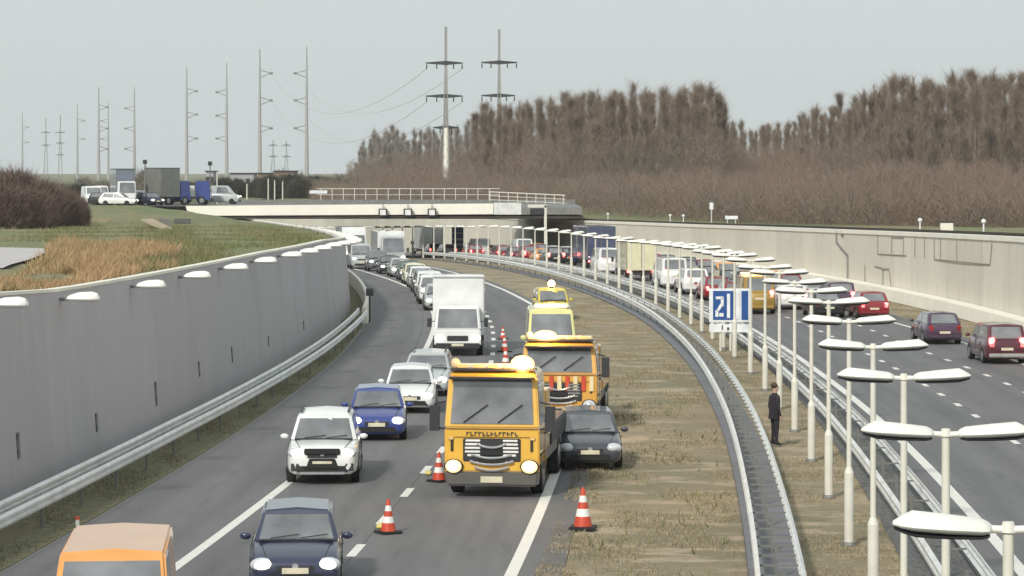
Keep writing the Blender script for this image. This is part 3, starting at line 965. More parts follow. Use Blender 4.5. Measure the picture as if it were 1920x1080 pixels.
    for s in (-1, 1):
        bs.cyl((s * .62 * w, y0 + .12, nose + .035), (s * .78 * w, y0 + k['cowl'] - .02, belt + .01), .008, .008, 5)
    bs.cyl((-.62 * w, y0 + .09, nose - .01), (.62 * w, y0 + .09, nose - .01), .009, .009, 5)
    m['bonnet'] = bs.mesh('bonnet_seam')
    m['wiper'] = MB().cyl((-.5, A + .02, belt + .05), (.05, A + .10, belt + .11), .010, .010, 5).cyl((.08, A + .02, belt + .05), (.6, A + .10, belt + .11), .010, .010, 5).mesh('wiper')
    m['fog'] = MB().cyl((-.62 * w, y0 - .01, gc + .16), (-.62 * w, y0 + .05, gc + .16), .06).cyl((.62 * w, y0 - .01, gc + .16), (.62 * w, y0 + .05, gc + .16), .06).mesh('fog_lamps')
    m['skid'] = MB().box((0, y0 - .03, gc + .045), (1.25 * w, .06, .06)).mesh('skid_plate', bevel=.015)
    m['cladding'] = MB().box((-w + .0, 0, gc + .06), (.05, L - 1.0, .16)).box((w - .0, 0, gc + .06), (.05, L - 1.0, .16)).mesh('sill_cladding', bevel=.015)
    m['rails'] = MB().box((-wt_ + .07, (B + Cc) / 2, H + .015), (.05, (Cc - B) * .85, .05)).box((wt_ - .07, (B + Cc) / 2, H + .015), (.05, (Cc - B) * .85, .05)).mesh('roof_rails', bevel=.012)
    _car_cache[kind] = m
    return m

def make_car(kind, col, D, X, facing, label, name='car', group=None, lit=True, brake=True, detail=True, dh=0.0, extra=(), cat='car', at_end=True):
    """facing 'near': front end at distance D and towards the camera; 'far': rear end at distance D"""
    k = KINDS[kind]
    m = car_meshes(kind)
    body_m = paint(*col)
    Dc = D + (k['L'] / 2 if at_end else 0)
    sl = slope(Dc)
    x = X + (k['L'] / 2 * sl if at_end else 0)
    rz = -math.atan(sl) + dh + (0 if facing == 'near' else PI)
    e = empty(name, (x, Dc, ZR(Dc)), rz)
    e.rotation_euler = (math.atan((ZR(Dc + 1) - ZR(Dc - 1)) / 2) * (1 if facing == 'near' else -1), 0, rz)
    tag(e, label, cat, group)
    obj('body', m['body'], body_m, e)
    obj('windscreen', m['windscreen'], M['glass'], e)
    obj('rear_window', m['rear_window'], M['glass'], e)
    if detail: obj('door_seams', m['seams'], M['dark'], e)
    if facing == 'near' and detail: obj('cowl_strip', m['cowl'], M['dark'], e)
    for s in m['side_window']: obj('side_window', s, M['glass'], e)
    w = k['W'] / 2
    for s, yy in m['wheel_pos']:
        q = obj('wheel', m['wheel'], M['black'], e)
        q.location = (s * (w - .105), yy, k['r'])
        if detail:
            a = obj('wheel_arch', m['arch'], M['dark'], e)
            a.location = (s * (w + .004) + (0.0 if s > 0 else .16), yy, k['r'])
            rm = obj('rim', m['rim'], M['rim'], q)
            if s < 0: rm.rotation_euler = (0, 0, PI)
    for p in m['head_pos']:
        q = obj('headlight', m['head'], M['headlight'] if (lit and facing == 'near') else M['headlight_off'], e)
        q.location = p
    for p in m['tail_pos']:
        q = obj('taillight', m['tailm'], M['brake'] if (brake and facing == 'far') else M['tail'], e)
        q.location = p
    if facing == 'near':
        obj('grille', m['grille'], M['dark'], e)
        if detail:
            for p in m['head_pos']: obj('headlight_housing', m['housing'], M['headlight_off'], e).location = (p[0] * 1.04, p[1] + .035, p[2])
            obj('bonnet_seam', m['bonnet'], M['dark'], e)
            obj('wiper', m['wiper'], M['black'], e)
        obj('bumper_intake', m['intake'], M['black'], e)
        obj('number_plate', m['plate'], M['plate'], e)
        if detail: obj('badge', m['badge'], M['chrome'], e)
    else:
        obj('number_plate', m['rplate'], M['plate'], e)
        obj('rear_bumper', m['rbump'], body_m if 'bumper' not in extra else M['chrome'], e)
    for p in m['mirror_pos']:
        q = obj('mirror', m['mirror'], body_m, e)
        q.location = p
    if 'skid' in extra:
        obj('skid_plate', m['skid'], M['chrome'], e)
        obj('sill_cladding', m['cladding'], M['dark'], e)
    if 'face' in extra:
        y_ = -k['L'] / 2
        MB().hexa([(-.42, y_ - .05, .42), (.42, y_ - .05, .42), (.42, y_ + .1, .42), (-.42, y_ + .1, .42), (-.33, y_ - .04, .68), (.33, y_ - .04, .68), (.33, y_ + .1, .68), (-.33, y_ + .1, .68)]).build('lower_grille', M['black'], e, bevel=.015)
        MB().box((0, y_ - .02, .86), (.92, .08, .15)).build('upper_grille', M['black'], e, bevel=.02)
        MB().hexa([(-.80, y_ + .02, .36), (-.45, y_ - .03, .36), (-.45, y_ + .2, .36), (-.80, y_ + .2, .36), (-.80, y_ + .04, .55), (-.62, y_ - .01, .55), (-.62, y_ + .2, .55), (-.80, y_ + .2, .55)]).build('fog_lamp_recess', M['dark'], e)
        MB().hexa([(.45, y_ - .03, .36), (.80, y_ + .02, .36), (.80, y_ + .2, .36), (.45, y_ + .2, .36), (.62, y_ - .01, .55), (.80, y_ + .04, .55), (.80, y_ + .2, .55), (.62, y_ + .2, .55)]).build('fog_lamp_recess', M['dark'], e)
    if 'rails' in extra: obj('roof_rails', m['rails'], M['dark'], e)
    if 'glowbar' in extra:
        MB().box((0, -k['L'] / 2 + k['rf'] + .25, k['H'] + .06), (1.25, .28, .11)).build('light_bar', M['beacon_soft'], e, bevel=.03)
    if 'glowbar_off' in extra:
        MB().box((0, -k['L'] / 2 + k['rf'] + .25, k['H'] + .06), (1.25, .28, .11)).build('light_bar', M['sign_white'], e, bevel=.03)
    if 'beacon' in extra:
        bb = MB().cyl((0, -k['L'] / 2 + k['rf'] + .3, k['H']), (0, -k['L'] / 2 + k['rf'] + .3, k['H'] + .1), .12).build('beacon_base', M['dark'], e)
        MB().ball((0, -k['L'] / 2 + k['rf'] + .3, k['H'] + .24), (.2, .2, .2)).build('beacon', M['beacon'], bb, smooth=True)
    return e

WHITE, SILVER, BLUE, NAVY, BLACK, GREY = ('white', (.82, .83, .82)), ('silver', (.50, .53, .52)), ('blue', (.035, .06, .26)), ('navy', (.035, .04, .085)), ('black', (.025, .026, .03)), ('grey', (.16, .17, .18))
ORANGE, RED, PURPLE, YELLOW, GREEN, PALE = ('orange', (.78, .36, .10)), ('red', (.28, .02, .03)), ('purple', (.085, .045, .085)), ('yellow', (.72, .58, .06)), ('green', (.04, .10, .07)), ('pale_yellow', (.78, .74, .50))
def XP(px, D): return (px - 960) * D / FPX
QL = 'cars queueing on the left carriageway'
# --- near carriageway, facing the camera, near to far
ov = make_car('van', ORANGE, 41.6, XP(148, 41.6) + .0, 'near', 'orange van cut off by the bottom left edge', 'van', QL, extra=(), cat='van', dh=.17)
MB().box((-.62, -1.0, 1.62), (.08, .12, .1)).build('sun_visor', M['dark'], ov) if False else None
make_car('hatch', NAVY, 52.2, XP(527, 52.2), 'near', 'dark blue hatchback nearest the camera with bright headlights', 'car', QL, dh=.13)
make_car('suv', WHITE, 70.9, XP(589, 70.9), 'near', 'white suv with black grille straddling the left edge line', 'car', QL, extra=('skid', 'rails', 'face'), dh=.09)
make_car('hatch', BLUE, 82.4, XP(696, 82.4), 'near', 'bright blue hatchback right behind the white suv', 'car', QL, dh=.08)
make_car('hatch', WHITE, 91.8, XP(762, 91.8), 'near', 'white hatchback half hidden behind the bright blue hatchback', 'car', QL, dh=.05)
make_car('wagon', SILVER, 98.8, XP(797, 98.8), 'near', 'silver green estate car behind the white hatchback, one big headlight', 'car', QL, extra=('rails',))
lq = [(160, 'hatch', SILVER, 'light hatchback hidden closest behind the white box van'), (168, 'suv', WHITE, 'white suv second behind the white box van'), (175.5, 'mpv', WHITE, 'white people carrier with its roof over the box van'),
      (183, 'wagon', BLACK, 'black estate car in the bend behind the white people carrier'), (190.5, 'hatch', WHITE, 'white hatchback in the bend behind the black estate car'), (198, 'wagon', PALE, 'pale yellow estate car in the left queue'),
      (206, 'hatch', GREEN, 'dark green hatchback in the bend with bright headlights'), (214, 'sedan', SILVER, 'silver saloon just beyond the dark green hatchback'), (222, 'wagon', BLACK, 'black estate car just below the grey-sided lorry'), (230, 'suv', GREY, 'grey suv between the far lorry and the pale green van')]
for D_, kd_, c_, lb_ in lq:
    px_ = lerp(D_, [160, 168, 181, 196, 210, 222, 238], [824, 814, 803, 785, 765, 733, 690])
    make_car(kd_, c_, D_, XP(px_, D_), 'near', lb_, 'car', QL)
make_car('van', SILVER, 238, XP(679, 238), 'near', 'pale green van with two headlights beside the wall edge', 'van', QL, cat='van')

# --- trucks and box vans
def wheels(e, ys, w, r=.5, wd=.3):
    me = MB().cyl((-wd / 2, 0, 0), (wd / 2, 0, 0), r, r, 24).mesh('wheel', smooth=True, bevel=.03)
    rm = MB().cyl((wd / 2 - .01, 0, 0), (wd / 2 + .02, 0, 0), r * .6, r * .5, 18).mesh('rim')
    for y in ys:
        for s in (-1, 1):
            q = obj('wheel', me, M['black'], e)
            q.location = (s * (w - wd / 2), y, r)
            c = obj('rim', rm, M['rim'], q)
            if s < 0: c.rotation_euler = (0, 0, PI)

def box_lorry(name, D, X, facing, label, box_col, cab_col, W=2.3, H=3.4, L=6.2, cabL=1.6, cabH=2.3, cat='lorry', lit=True, group=None, rear='plain'):
    Dc = D + L / 2
    sl = slope(Dc)
    rz = -math.atan(sl) + (0 if facing == 'near' else PI)
    e = empty(name, (X + L / 2 * sl, Dc, ZR(Dc)), rz)
    tag(e, label, cat, group)
    y0 = -L / 2
    w, cw = W / 2, W / 2 * .9
    c = MB().hexa([(-cw, y0, .45), (cw, y0, .45), (cw, y0 + cabL, .45), (-cw, y0 + cabL, .45),
                   (-cw, y0 + .02, 1.15), (cw, y0 + .02, 1.15), (cw, y0 + cabL, 1.15), (-cw, y0 + cabL, 1.15)])
    c.hexa([(-cw, y0 + .02, 1.151), (cw, y0 + .02, 1.151), (cw, y0 + cabL, 1.151), (-cw, y0 + cabL, 1.151),
            (-cw * .9, y0 + .42, cabH), (cw * .9, y0 + .42, cabH), (cw * .9, y0 + cabL, cabH), (-cw * .9, y0 + cabL, cabH)])
    c.build('cab', paint(*cab_col), e, bevel=.05)
    a = [(-cw, y0 + .02, 1.15), (cw, y0 + .02, 1.15), (cw * .9, y0 + .42, cabH), (-cw * .9, y0 + .42, cabH)]
    pane(a, (.06, .06, .08, .12), .02, (0, -1, .3)).build('windscreen', M['glass'], e)
    for s in (-1, 1):
        pane([(s * cw, y0 + .05, 1.15), (s * cw, y0 + cabL - .2, 1.15), (s * cw * .9, y0 + cabL - .2, cabH), (s * cw * .9, y0 + .42, cabH)], (.1, .1, .1, .15), .02, (s, 0, .1)).build('side_window', M['glass'], e)
        MB().ball((s * cw * .78, y0 + .02, .78), (.19, .1, .13)).build('headlight', M['headlight'] if lit else M['headlight_off'], e, smooth=True)
        MB().box((s * (cw + .22), y0 + .25, 1.45), (.18, .1, .38)).cyl((s * cw * .95, y0 + .3, 1.5), (s * (cw + .2), y0 + .25, 1.5), .02, .02, 6).build('mirror', M['dark'], e, bevel=.02)
    MB().box((0, y0 - .02, .78), (cw * .9, .05, .22)).build('grille', M['dark'], e, bevel=.02)
    MB().box((0, y0 - .03, .45), (cw * 1.9, .14, .24)).build('bumper', M['dark'], e, bevel=.03)
    MB().box((0, y0 - .11, .5), (.52, .02, .11)).build('number_plate', M['plate'], e)
    MB().box((0, y0 + cabL + .08 + (L - cabL - .08) / 2, (.8 + H) / 2), (W, L - cabL - .08, H - .8)).build('cargo_box', paint(*box_col), e, bevel=.04)
    MB().box((0, .4, .62), (W * .7, L - 1.2, .3)).build('chassis', M['dark'], e)
    for s in (-1, 1):
        MB().box((s * .8 * w, L / 2 + .0, .72), (.3, .06, .14)).build('taillight', M['brake'] if facing == 'far' else M['tail'], e, bevel=.01)
    if rear == 'doors':
        MB().box((0, L / 2 + .012, (.85 + H) / 2), (.04, .03, H - 1.1)).box((-w * .96, L / 2 + .012, (.85 + H) / 2), (.05, .03, H - .9)).box((w * .96, L / 2 + .012, (.85 + H) / 2), (.05, .03, H - .9)).build('door_bars', M['steel_dark'], e)
    wheels(e, (y0 + .95, L / 2 - 1.1), w * .97, .42, .28)
    return e
bv = box_lorry('box_van', 120.6, XP(858, 120.6), 'near', 'white box van with a high cargo box driving towards the camera', WHITE, WHITE, W=2.25, H=3.35, L=6.4, cabL=1.7, cabH=2.15, cat='box van')
MB().box((0, -3.2 + 1.95, 3.42), (2.3, .5, .12)).build('box_spoiler', paint(*WHITE), bv, bevel=.03)
box_lorry('lorry', 252, XP(738, 252), 'near', 'lorry with a white roof and grey sides at the far bend', WHITE, SILVER, W=2.5, H=3.1, L=8.5, cabL=1.9, cabH=2.7)
box_lorry('lorry', 285, XP(668, 285), 'near', 'pale lorry furthest away in the left queue, peeking past the wall', WHITE, WHITE, W=2.5, H=3.4, L=8, cabL=1.9, cabH=2.8)

def recovery_truck(D, X, label, dh, body_col, stripe, W=2.34, H=3.12, L=8.4, lit=True, flash_x=.72, soft=False):
    Dc = D + L / 2
    sl = slope(Dc)
    e = empty('recovery_truck', (X + L / 2 * (sl + dh), Dc, 0), -math.atan(sl + dh))
    tag(e, label, 'recovery truck')
    y0, w = -L / 2, W / 2
    PY = paint(*body_col)
    cabL = 2.0
    cab = MB().hexa([(-w, y0, .62), (w, y0, .62), (w, y0 + cabL, .62), (-w, y0 + cabL, .62), (-w, y0 + .01, 1.72), (w, y0 + .01, 1.72), (w, y0 + cabL, 1.72), (-w, y0 + cabL, 1.72)])
    cab.hexa([(-w, y0 + .01, 1.721), (w, y0 + .01, 1.721), (w, y0 + cabL, 1.721), (-w, y0 + cabL, 1.721), (-w * .93, y0 + .22, H - .14), (w * .93, y0 + .22, H - .14), (w * .93, y0 + cabL, H - .14), (-w * .93, y0 + cabL, H - .14)])
    cab.hexa([(-w * .93, y0 + .221, H - .139), (w * .93, y0 + .221, H - .139), (w * .93, y0 + cabL, H - .139), (-w * .93, y0 + cabL, H - .139), (-w * .84, y0 + .5, H), (w * .84, y0 + .5, H), (w * .84, y0 + cabL - .1, H), (-w * .84, y0 + cabL - .1, H)])
    cab.build('cab', PY, e, bevel=.035)
    a = [(-w, y0 + .01, 1.72), (w, y0 + .01, 1.72), (w * .93, y0 + .22, H - .14), (-w * .93, y0 + .22, H - .14)]
    ws = pane(a, (.06, .06, .08, .06), .03, (0, -1, .2)).build('windscreen', M['glass'], e, bevel=.01)
    MB().cyl((-.7, y0 - .03, 1.86), (-.1, y0 + .02, 2.3), .015).cyl((.15, y0 - .03, 1.86), (.75, y0 + .02, 2.3), .015).build('wiper', M['black'], ws)
    MB().box((0, y0 + .02, H - .17), (W * .9, .34, .05)).build('sun_visor', M['dark'], e, bevel=.01)
    # lettering strip: rows of short dark strokes the size of the blurred lettering in the picture
    if stripe == 'front':
        let = MB()
        rr = random.Random(3)
        x = -.62
        while x < .62:
            hgt = rr.choice((.08, .1, .1))
            let.box((x, y0 - .012, 1.585), (.022, .02, hgt))
            let.box((x + .035, y0 - .012, 1.585 + rr.choice((-.035, 0, .035))), (.05, .02, .022))
            x += .10
        let.build('lettering', M['plate_ink'], e)
    # grille group
    gm = MB().box((0, y0 - .01, 1.19), (1.42, .06, .56)).build('grille', M['dark'], e, bevel=.02)
    bars = MB()
    for i, (zz, ww) in enumerate(((1.42, 1.28), (1.33, 1.30), (1.24, 1.32), (1.15, 1.32), (1.06, 1.2))):
        bars.box((-(ww + .0) / 4 - .14, y0 - .05, zz), (ww / 2 - .28, .04, .052))
        bars.box(((ww + .0) / 4 + .14, y0 - .05, zz), (ww / 2 - .28, .04, .052))
    bars.build('grille_slats', M['cone_white'] if stripe == 'front' else M['chrome'], gm, bevel=.008)
    arcs = MB()
    for k, (zc, ww) in enumerate(((1.28, .36), (1.02, .5), (.86, .54), (.72, .42))):
        prev = None
        for t in range(-5, 6):
            p = (ww * t / 5, y0 - .07, zc + .09 * ((t / 5) ** 2) - .03)
            if prev: arcs.cyl(prev, p, .03, .03, 6)
            prev = p
    arcs.build('chrome_trim', M['chrome'], gm)
    MB().box((0, y0 - .05, 1.13), (.6, .06, .15)).box((0, y0 - .05, .92), (.66, .05, .1)).build('air_intake', M['black'], e, bevel=.02)
    # lower bumper
    MB().hexa([(-w * .96, y0 - .04, .30), (w * .96, y0 - .04, .30), (w * .96, y0 + .5, .30), (-w * .96, y0 + .5, .30), (-w * 1.0, y0 - .05, .68), (w * 1.0, y0 - .05, .68), (w * 1.0, y0 + .5, .68), (-w * 1.0, y0 + .5, .68)]).build('bumper', paint('bumper_grey', (.14, .135, .125)), e, bevel=.05)
    MB().box((0, y0 - .065, .47), (.54, .02, .15)).build('number_plate', M['plate'], e)
    for s in (-1, 1):
        MB().ball((s * w * .80, y0 - .05, .79), (.24, .1, .18)).build('headlight_surround', M['dark'], e, smooth=True)
        hl = MB().ball((s * w * .80, y0 - .10, .79), (.20, .1, .16)).build('headlight', M['head_halo'] if lit else M['headlight_off'], e, smooth=True)  # when lit, this outer ball's warm glow imitates glare round the lamp
        MB().ball((s * w * .80, y0 - .155, .79), (.135, .06, .11)).build('bulb', M['headlight'] if lit else M['chrome'], hl, smooth=True)
        MB().box((s * w * .84, y0 - .01, 1.3), (.07, .03, .3)).build('air_slot', M['girder'], e, bevel=.01)
        MB().box((s * w * .86, y0 - .02, 1.47), (.14, .04, .1)).build('indicator', M['beacon_soft'] if False else paint('amber', (.85, .6, .25)), e, bevel=.02)
        # door window, mirrors, step
        pane([(s * w, y0 + .1, 1.72), (s * w, y0 + 1.35, 1.72), (s * w * .93, y0 + 1.3, H - .14), (s * w * .93, y0 + .25, H - .14)], (.06, .06, .06, .1), .02, (s, 0, .1)).build('side_window', M['glass'], e)
        MB().box((s * (w + .26), y0 + .12, 1.95), (.24, .12, .62)).cyl((s * w, y0 + .2, 2.35), (s * (w + .25), y0 + .12, 2.3), .025).cyl((s * w, y0 + .2, 1.68), (s * (w + .25), y0 + .12, 1.72), .025).build('mirror', M['dark'], e, bevel=.03)
        MB().box((s * (w + .012), y0 + .75, .74), (.05, 1.1, .18)).box((s * (w + .012), y0 + .75, 1.05), (.03, 1.1, .04)).build('side_trim', M['dark'], e, bevel=.01)
    # roof light bar
    bar = MB().box((0, y0 + .42, H + .1), (W * .86, .3, .12)).build('light_bar', paint('bar_amber', (.80, .66, .46)), e, bevel=.03)
    MB().box((0, y0 + .42, H + .02), (W * .9, .36, .05)).build('light_bar_foot', M['dark'], e)
    bc = MB().ball((flash_x, y0 + .36, H + .16), (.30, .15, .21) if not soft else (.36, .13, .17), 18, 12).build('beacon', M['beacon_halo'], bar, smooth=True)  # enlarged amber ball imitating the glare round the flashing lamp
    MB().ball((flash_x, y0 + .26, H + .16), (.20, .10, .145) if not soft else (.25, .08, .11), 18, 12).build('bulb', M['beacon'], bc, smooth=True)
    MB().ball((-w * .8, y0 + .35, H + .16), (.12, .12, .14)).build('beacon', paint('amber_dome', (.85, .62, .35)), bar, smooth=True)
    for lx_ in (flash_x,):
        pl = bpy.data.lights.new('beacon_light', 'POINT')
        pl.color = (1.0, .55, .2); pl.energy = 160; pl.shadow_soft_size = .15
        po = bpy.data.objects.new('beacon_light', pl)
        COL.objects.link(po); po.parent = e; po.location = (lx_, y0 - .05, H + .25)
    amb = MB()
    for i in range(-2, 3): amb.box((i * .38, y0 + .26, H + .1), (.24, .03, .08))
    amb.build('amber_lens', paint('amber', (.85, .6, .25)), bar, bevel=.008)
    dl = MB()
    for s in (-1, 1):
        dl.box((s * (w + .002), y0 + 1.5, 1.5), (.01, .018, 1.5)).box((s * (w + .002), y0 + .08, 1.2), (.01, .018, 1.0)).box((s * (w + .02), y0 + 1.38, 1.5), (.04, .16, .04))
    dl.build('door_lines', M['dark'], e)
    pn_ = MB().box((0, y0 - .004, 1.70), (W * .97, .012, .02)).box((0, y0 - .004, 1.50), (W * .8, .012, .012))
    pn_.build('panel_gap', M['girder'], e)
    # rear superstructure
    MB().box((0, y0 + cabL + .1 + (L - cabL - .1) / 2, .85), (W * .96, L - cabL - .1, .3)).build('flatbed', M['steel_dark'], e, bevel=.02)
    MB().box((0, y0 + cabL + .6, 1.75), (W * .98, 1.0, 1.5)).build('crane_housing', PY, e, bevel=.03)
    for s in (-1, 1):
        MB().box((s * (w * .86), y0 + cabL + 3.6, 1.25), (.34, 4.6, .5)).build('tool_locker', M['dark'] if stripe == 'front' else PY, e, bevel=.03)
        MB().box((s * (w * 1.0 + .02), y0 + cabL + .6, 1.5), (.03, .8, .25)).build('locker_handle', M['steel'], e, bevel=.005)
    MB().cyl((.2, y0 + cabL + 1.2, 2.5), (.2, y0 + L - .6, 1.8), .14, .1, 10).build('crane_arm', PY, e)
    if stripe == 'blocks':
        for i in range(6):
            MB().box((-w * .2 + i * .25, y0 - .035, 1.45), (.13, .03, .46)).build('stripe', M['cone_red'] if i % 2 == 0 else paint('stripe_pale', (.85, .72, .42)), e)
    wheels(e, (y0 + 1.35, L / 2 - 1.3, L / 2 - 2.5), w * .98, .5, .3)
    return e
recovery_truck(68.0, XP(922, 68) + .0, 'large yellow recovery truck with chrome grille and glaring roof beacon', .045, ('truck_yellow', (.84, .49, .075)), 'front')
recovery_truck(86.0, XP(1048, 86), 'orange recovery truck behind the large yellow one, flank marked with stripes', .05, ('truck_orange', (.80, .42, .09)), 'blocks', W=2.36, H=2.75, L=8.0, lit=False, flash_x=-.45, soft=True)
pv = make_car('van', ('lime_yellow', (.74, .72, .30)), 104, XP(1030, 104), 'near', 'tall pale yellow van behind the orange recovery truck', 'van', None, lit=False, cat='van', extra=('glowbar',), dh=.05)
pv.scale = (1, 1, 1.32)
make_car('mpv', YELLOW, 150, XP(1037, 150), 'near', 'small yellow service car with white flashing beacon on the verge', 'service_car', None, lit=False, cat='service car', extra=('beacon',), dh=.05)
make_car('hatch', ('slate', (.055, .06, .075)), 74.3, XP(1098, 74.3), 'near', 'dark slate hatchback parked on the verge beside the yellow recovery truck', 'car', None, lit=False, dh=.06)

# --- right carriageway, tails towards the camera
QR = 'cars queueing away on the right carriageway'
make_car('mpv', ('maroon', (.10, .02, .035)), 115.4, XP(1884, 115.4), 'far', 'dark red people carrier at the right picture edge', 'car', QR, brake=True, extra=('bumper',), dh=.05)
make_car('hatch', PURPLE, 128.6, XP(1768, 128.6), 'far', 'dark purple hatchback in front of the red people carrier', 'car', QR, brake=False, dh=.05)
make_car('hatch', RED, 151, XP(1640, 151), 'far', 'dark red hatchback in the outer lane, next beyond the purple hatchback', 'car', QR)
make_car('sedan', BLACK, 152, XP(1556, 152), 'far', 'black saloon mostly hidden behind white lamp heads in the middle lane', 'car', QR, brake=False)
e = make_car('van', ('ochre', (.42, .27, .06)), 156, XP(1424, 156), 'far', 'ochre inspection van with lit light bar right of the blue sign', 'van', None, cat='van', extra=('glowbar',))
make_car('van', WHITE, 190, CX(190) + 4.6, 'far', 'white van left-lane, first van beyond the blue sign', 'van', QR, cat='van')
box_lorry('lorry', 205, CX(205) + 4.5, 'far', 'pale yellow box lorry in the left lane of the far queue', PALE, WHITE, W=2.3, H=3.0, L=6.5, rear='doors', lit=False)
make_car('van', WHITE, 220, CX(220) + 4.4, 'far', 'white van between the yellow box lorry and the blue lorry', 'van', QR, cat='van')
box_lorry('lorry', 238, XP(1128, 238), 'far', 'tall blue lorry in the far queue on the right carriageway', ('lorry_blue', (.07, .09, .17)), BLUE, W=2.5, H=3.7, L=9, rear='doors', lit=False)
make_car('van', WHITE, 289, XP(984, 289), 'far', 'white van with black rear window in front of the far queue', 'van', QR, cat='van')
make_car('van', WHITE, 304, XP(906, 304), 'far', 'small white van under the right half of the viaduct', 'van', QR, cat='van', brake=False)
box_lorry('lorry', 338, XP(812, 338), 'far', 'white lorry with double rear doors beneath the viaduct', WHITE, WHITE, W=2.5, H=3.6, L=8, rear='doors', lit=False)
e = empty('striped_board', (XP(858, 322), 322, ZR(322)))
tag(e, 'tall board of white and dark blue bands under the viaduct', 'board')
MB().box((0, 0, 1.9), (1.35, .1, 3.0)).build('panel', M['sign_blue'], e)
MB().box((0, -.065, .75), (1.2, .02, .35)).box((0, -.065, 1.4), (1.2, .02, .3)).box((0, -.065, 2.0), (1.2, .02, .25)).box((0, -.065, 2.7), (1.2, .02, .12)).build('white_bands', M['sign_white'], e)
MB().box((-.5, .03, .2), (.1, .1, .4)).box((.5, .03, .2), (.1, .1, .4)).build('feet', M['steel_dark'], e)

cols = [(RED, 'dark red'), (BLACK, 'black'), (NAVY, 'navy'), (BLACK, 'black'), (GREY, 'grey'), (SILVER, 'silver'), (NAVY, 'navy'), (RED, 'dark red'), (WHITE, 'white'), (PURPLE, 'plum'), (ORANGE, 'orange')]
kinds = [('hatch', 'hatchback'), ('wagon', 'estate car'), ('sedan', 'saloon'), ('suv', 'suv'), ('hatch', 'hatchback'), ('mpv', 'people carrier')]
LN = {4.7: 'left', 7.6: 'middle', 10.3: 'right'}
lanes = {4.7: [164.5, 172.5, 181, 250, 257.5, 265, 273, 281, 297, 314, 323], 7.6: [161, 169, 177, 185.5, 194, 202, 210.5, 219, 227, 235, 243.5, 252, 260, 268, 276.5, 297, 305, 313], 10.3: [160, 168.5, 177, 185, 193, 201.5, 210, 218, 226.5, 235, 243, 251, 259.5, 268, 276, 284, 293]}
ri = random.Random(11)
ORD2 = ['first', 'second', 'third', 'fourth', 'fifth', 'sixth', 'seventh', 'eighth', 'ninth', 'tenth', 'eleventh', 'twelfth', 'thirteenth', 'fourteenth']
for off, Ds_ in lanes.items():
    for i, D in enumerate(Ds_):
        c, cn = cols[ri.randrange(len(cols))]
        kd, kn = kinds[ri.randrange(len(kinds))]
        make_car(kd, c, D, CX(D) + off + ri.uniform(-.15, .15), 'far', ('%s %s braking, %s of the small queueing cars in the %s lane' % (cn, kn, ORD2[i], LN[off])) if i < 12 else ('tiny %s %s far along the %s lane of the queue, near the viaduct' % (cn, kn, LN[off])), 'car', QR, detail=D < 200, brake=ri.random() < .93)

# ------------------------------------------------------------------ vehicles on the road left of the viaduct
def upper(px_, D, base_y=None):
    return Vector(((px_ - 960) * D / FPX, D, 4.3))
tag(MB().box(((-35 - 300) / 2, 317, 4.28), (265, 24, .06)).build('road', M['asphalt_old']), kind='structure')
def raw_lorry(label, px, D, rz, box_col, cab_col, W, H, L, box_z=.9):
    e = empty('lorry', upper(px, D), rz)
    tag(e, label, 'lorry', 'traffic on the road to the viaduct')
    y0, w = -L / 2, W / 2
    MB().hexa([(-w * .96, y0, .5), (w * .96, y0, .5), (w * .96, y0 + 1.7, .5), (-w * .96, y0 + 1.7, .5), (-w * .9, y0 + .15, 2.7), (w * .9, y0 + .15, 2.7), (w * .9, y0 + 1.7, 2.7), (-w * .9, y0 + 1.7, 2.7)]).build('cab', paint(*cab_col), e, bevel=.06)
    pane([(-w * .96, y0, 1.4), (w * .96, y0, 1.4), (w * .9, y0 + .15, 2.6), (-w * .9, y0 + .15, 2.6)], (.08, .08, .05, .05), .03, (0, -1, 0)).build('windscreen', M['glass'], e)
    MB().box((0, y0 + 1.8 + (L - 1.8) / 2, (box_z + H) / 2), (W, L - 1.8, H - box_z)).build('cargo_box', paint(*box_col), e, bevel=.04)
    MB().box((0, y0 + 1.8 + (L - 1.8) / 2, H + .06), (W + .02, L - 1.8, .1)).build('roof_edge', M['dark'], e)
    for s in (-1, 1):
        MB().ball((s * w * .7, y0 - .02, .85), (.2, .08, .14)).build('headlight', M['headlight_off'], e, smooth=True)
    MB().box((0, y0 - .04, .5), (W * .95, .15, .3)).build('bumper', M['dark'], e)
    wheels(e, (y0 + 1.0, L / 2 - 1.2), w, .48, .3)
    return e
raw_lorry('blue-grey lorry facing the camera above the green embankment', 231, 312, .25, ('lorry_slate', (.16, .18, .23)), WHITE, 2.1, 4.0, 8)
raw_lorry('large grey container lorry left of the white viaduct', 316, 314, PI / 2 + .9, ('lorry_grey', (.22, .225, .21)), BLUE, 2.5, 4.1, 3.6 + 1.2)
e = raw_lorry('low blue and white lorry just right of the grey container lorry', 362, 318, PI / 2, WHITE, BLUE, 2.3, 2.2, 4.2)
def up_car(kind, col, px, D, rz, lab, cat='car'):
    e = make_car(kind, col, D, 0, 'near', lab, 'car' if cat == 'car' else 'van', 'traffic on the road to the viaduct', cat=cat, detail=False, at_end=False)
    e.location = upper(px, D)
    e.rotation_euler = (0, 0, rz)
up_car('van', WHITE, 172, 312, .3, 'white van above the embankment next to the dark bush', 'van')
up_car('hatch', WHITE, 222, 306, 1.4, 'white hatchback in front of the blue-grey lorry')
up_car('mpv', WHITE, 262, 314, .5, 'white car between the blue-grey lorry and the container lorry')
up_car('hatch', NAVY, 281, 310, .6, 'navy car with white bonnet touching the container lorry')
up_car('van', WHITE, 188, 322, .2, 'second white van, just right of and behind the first by the bush', 'van')
up_car('wagon', BLACK, 205, 309, 1.3, 'black estate car near the left end of the upper road')
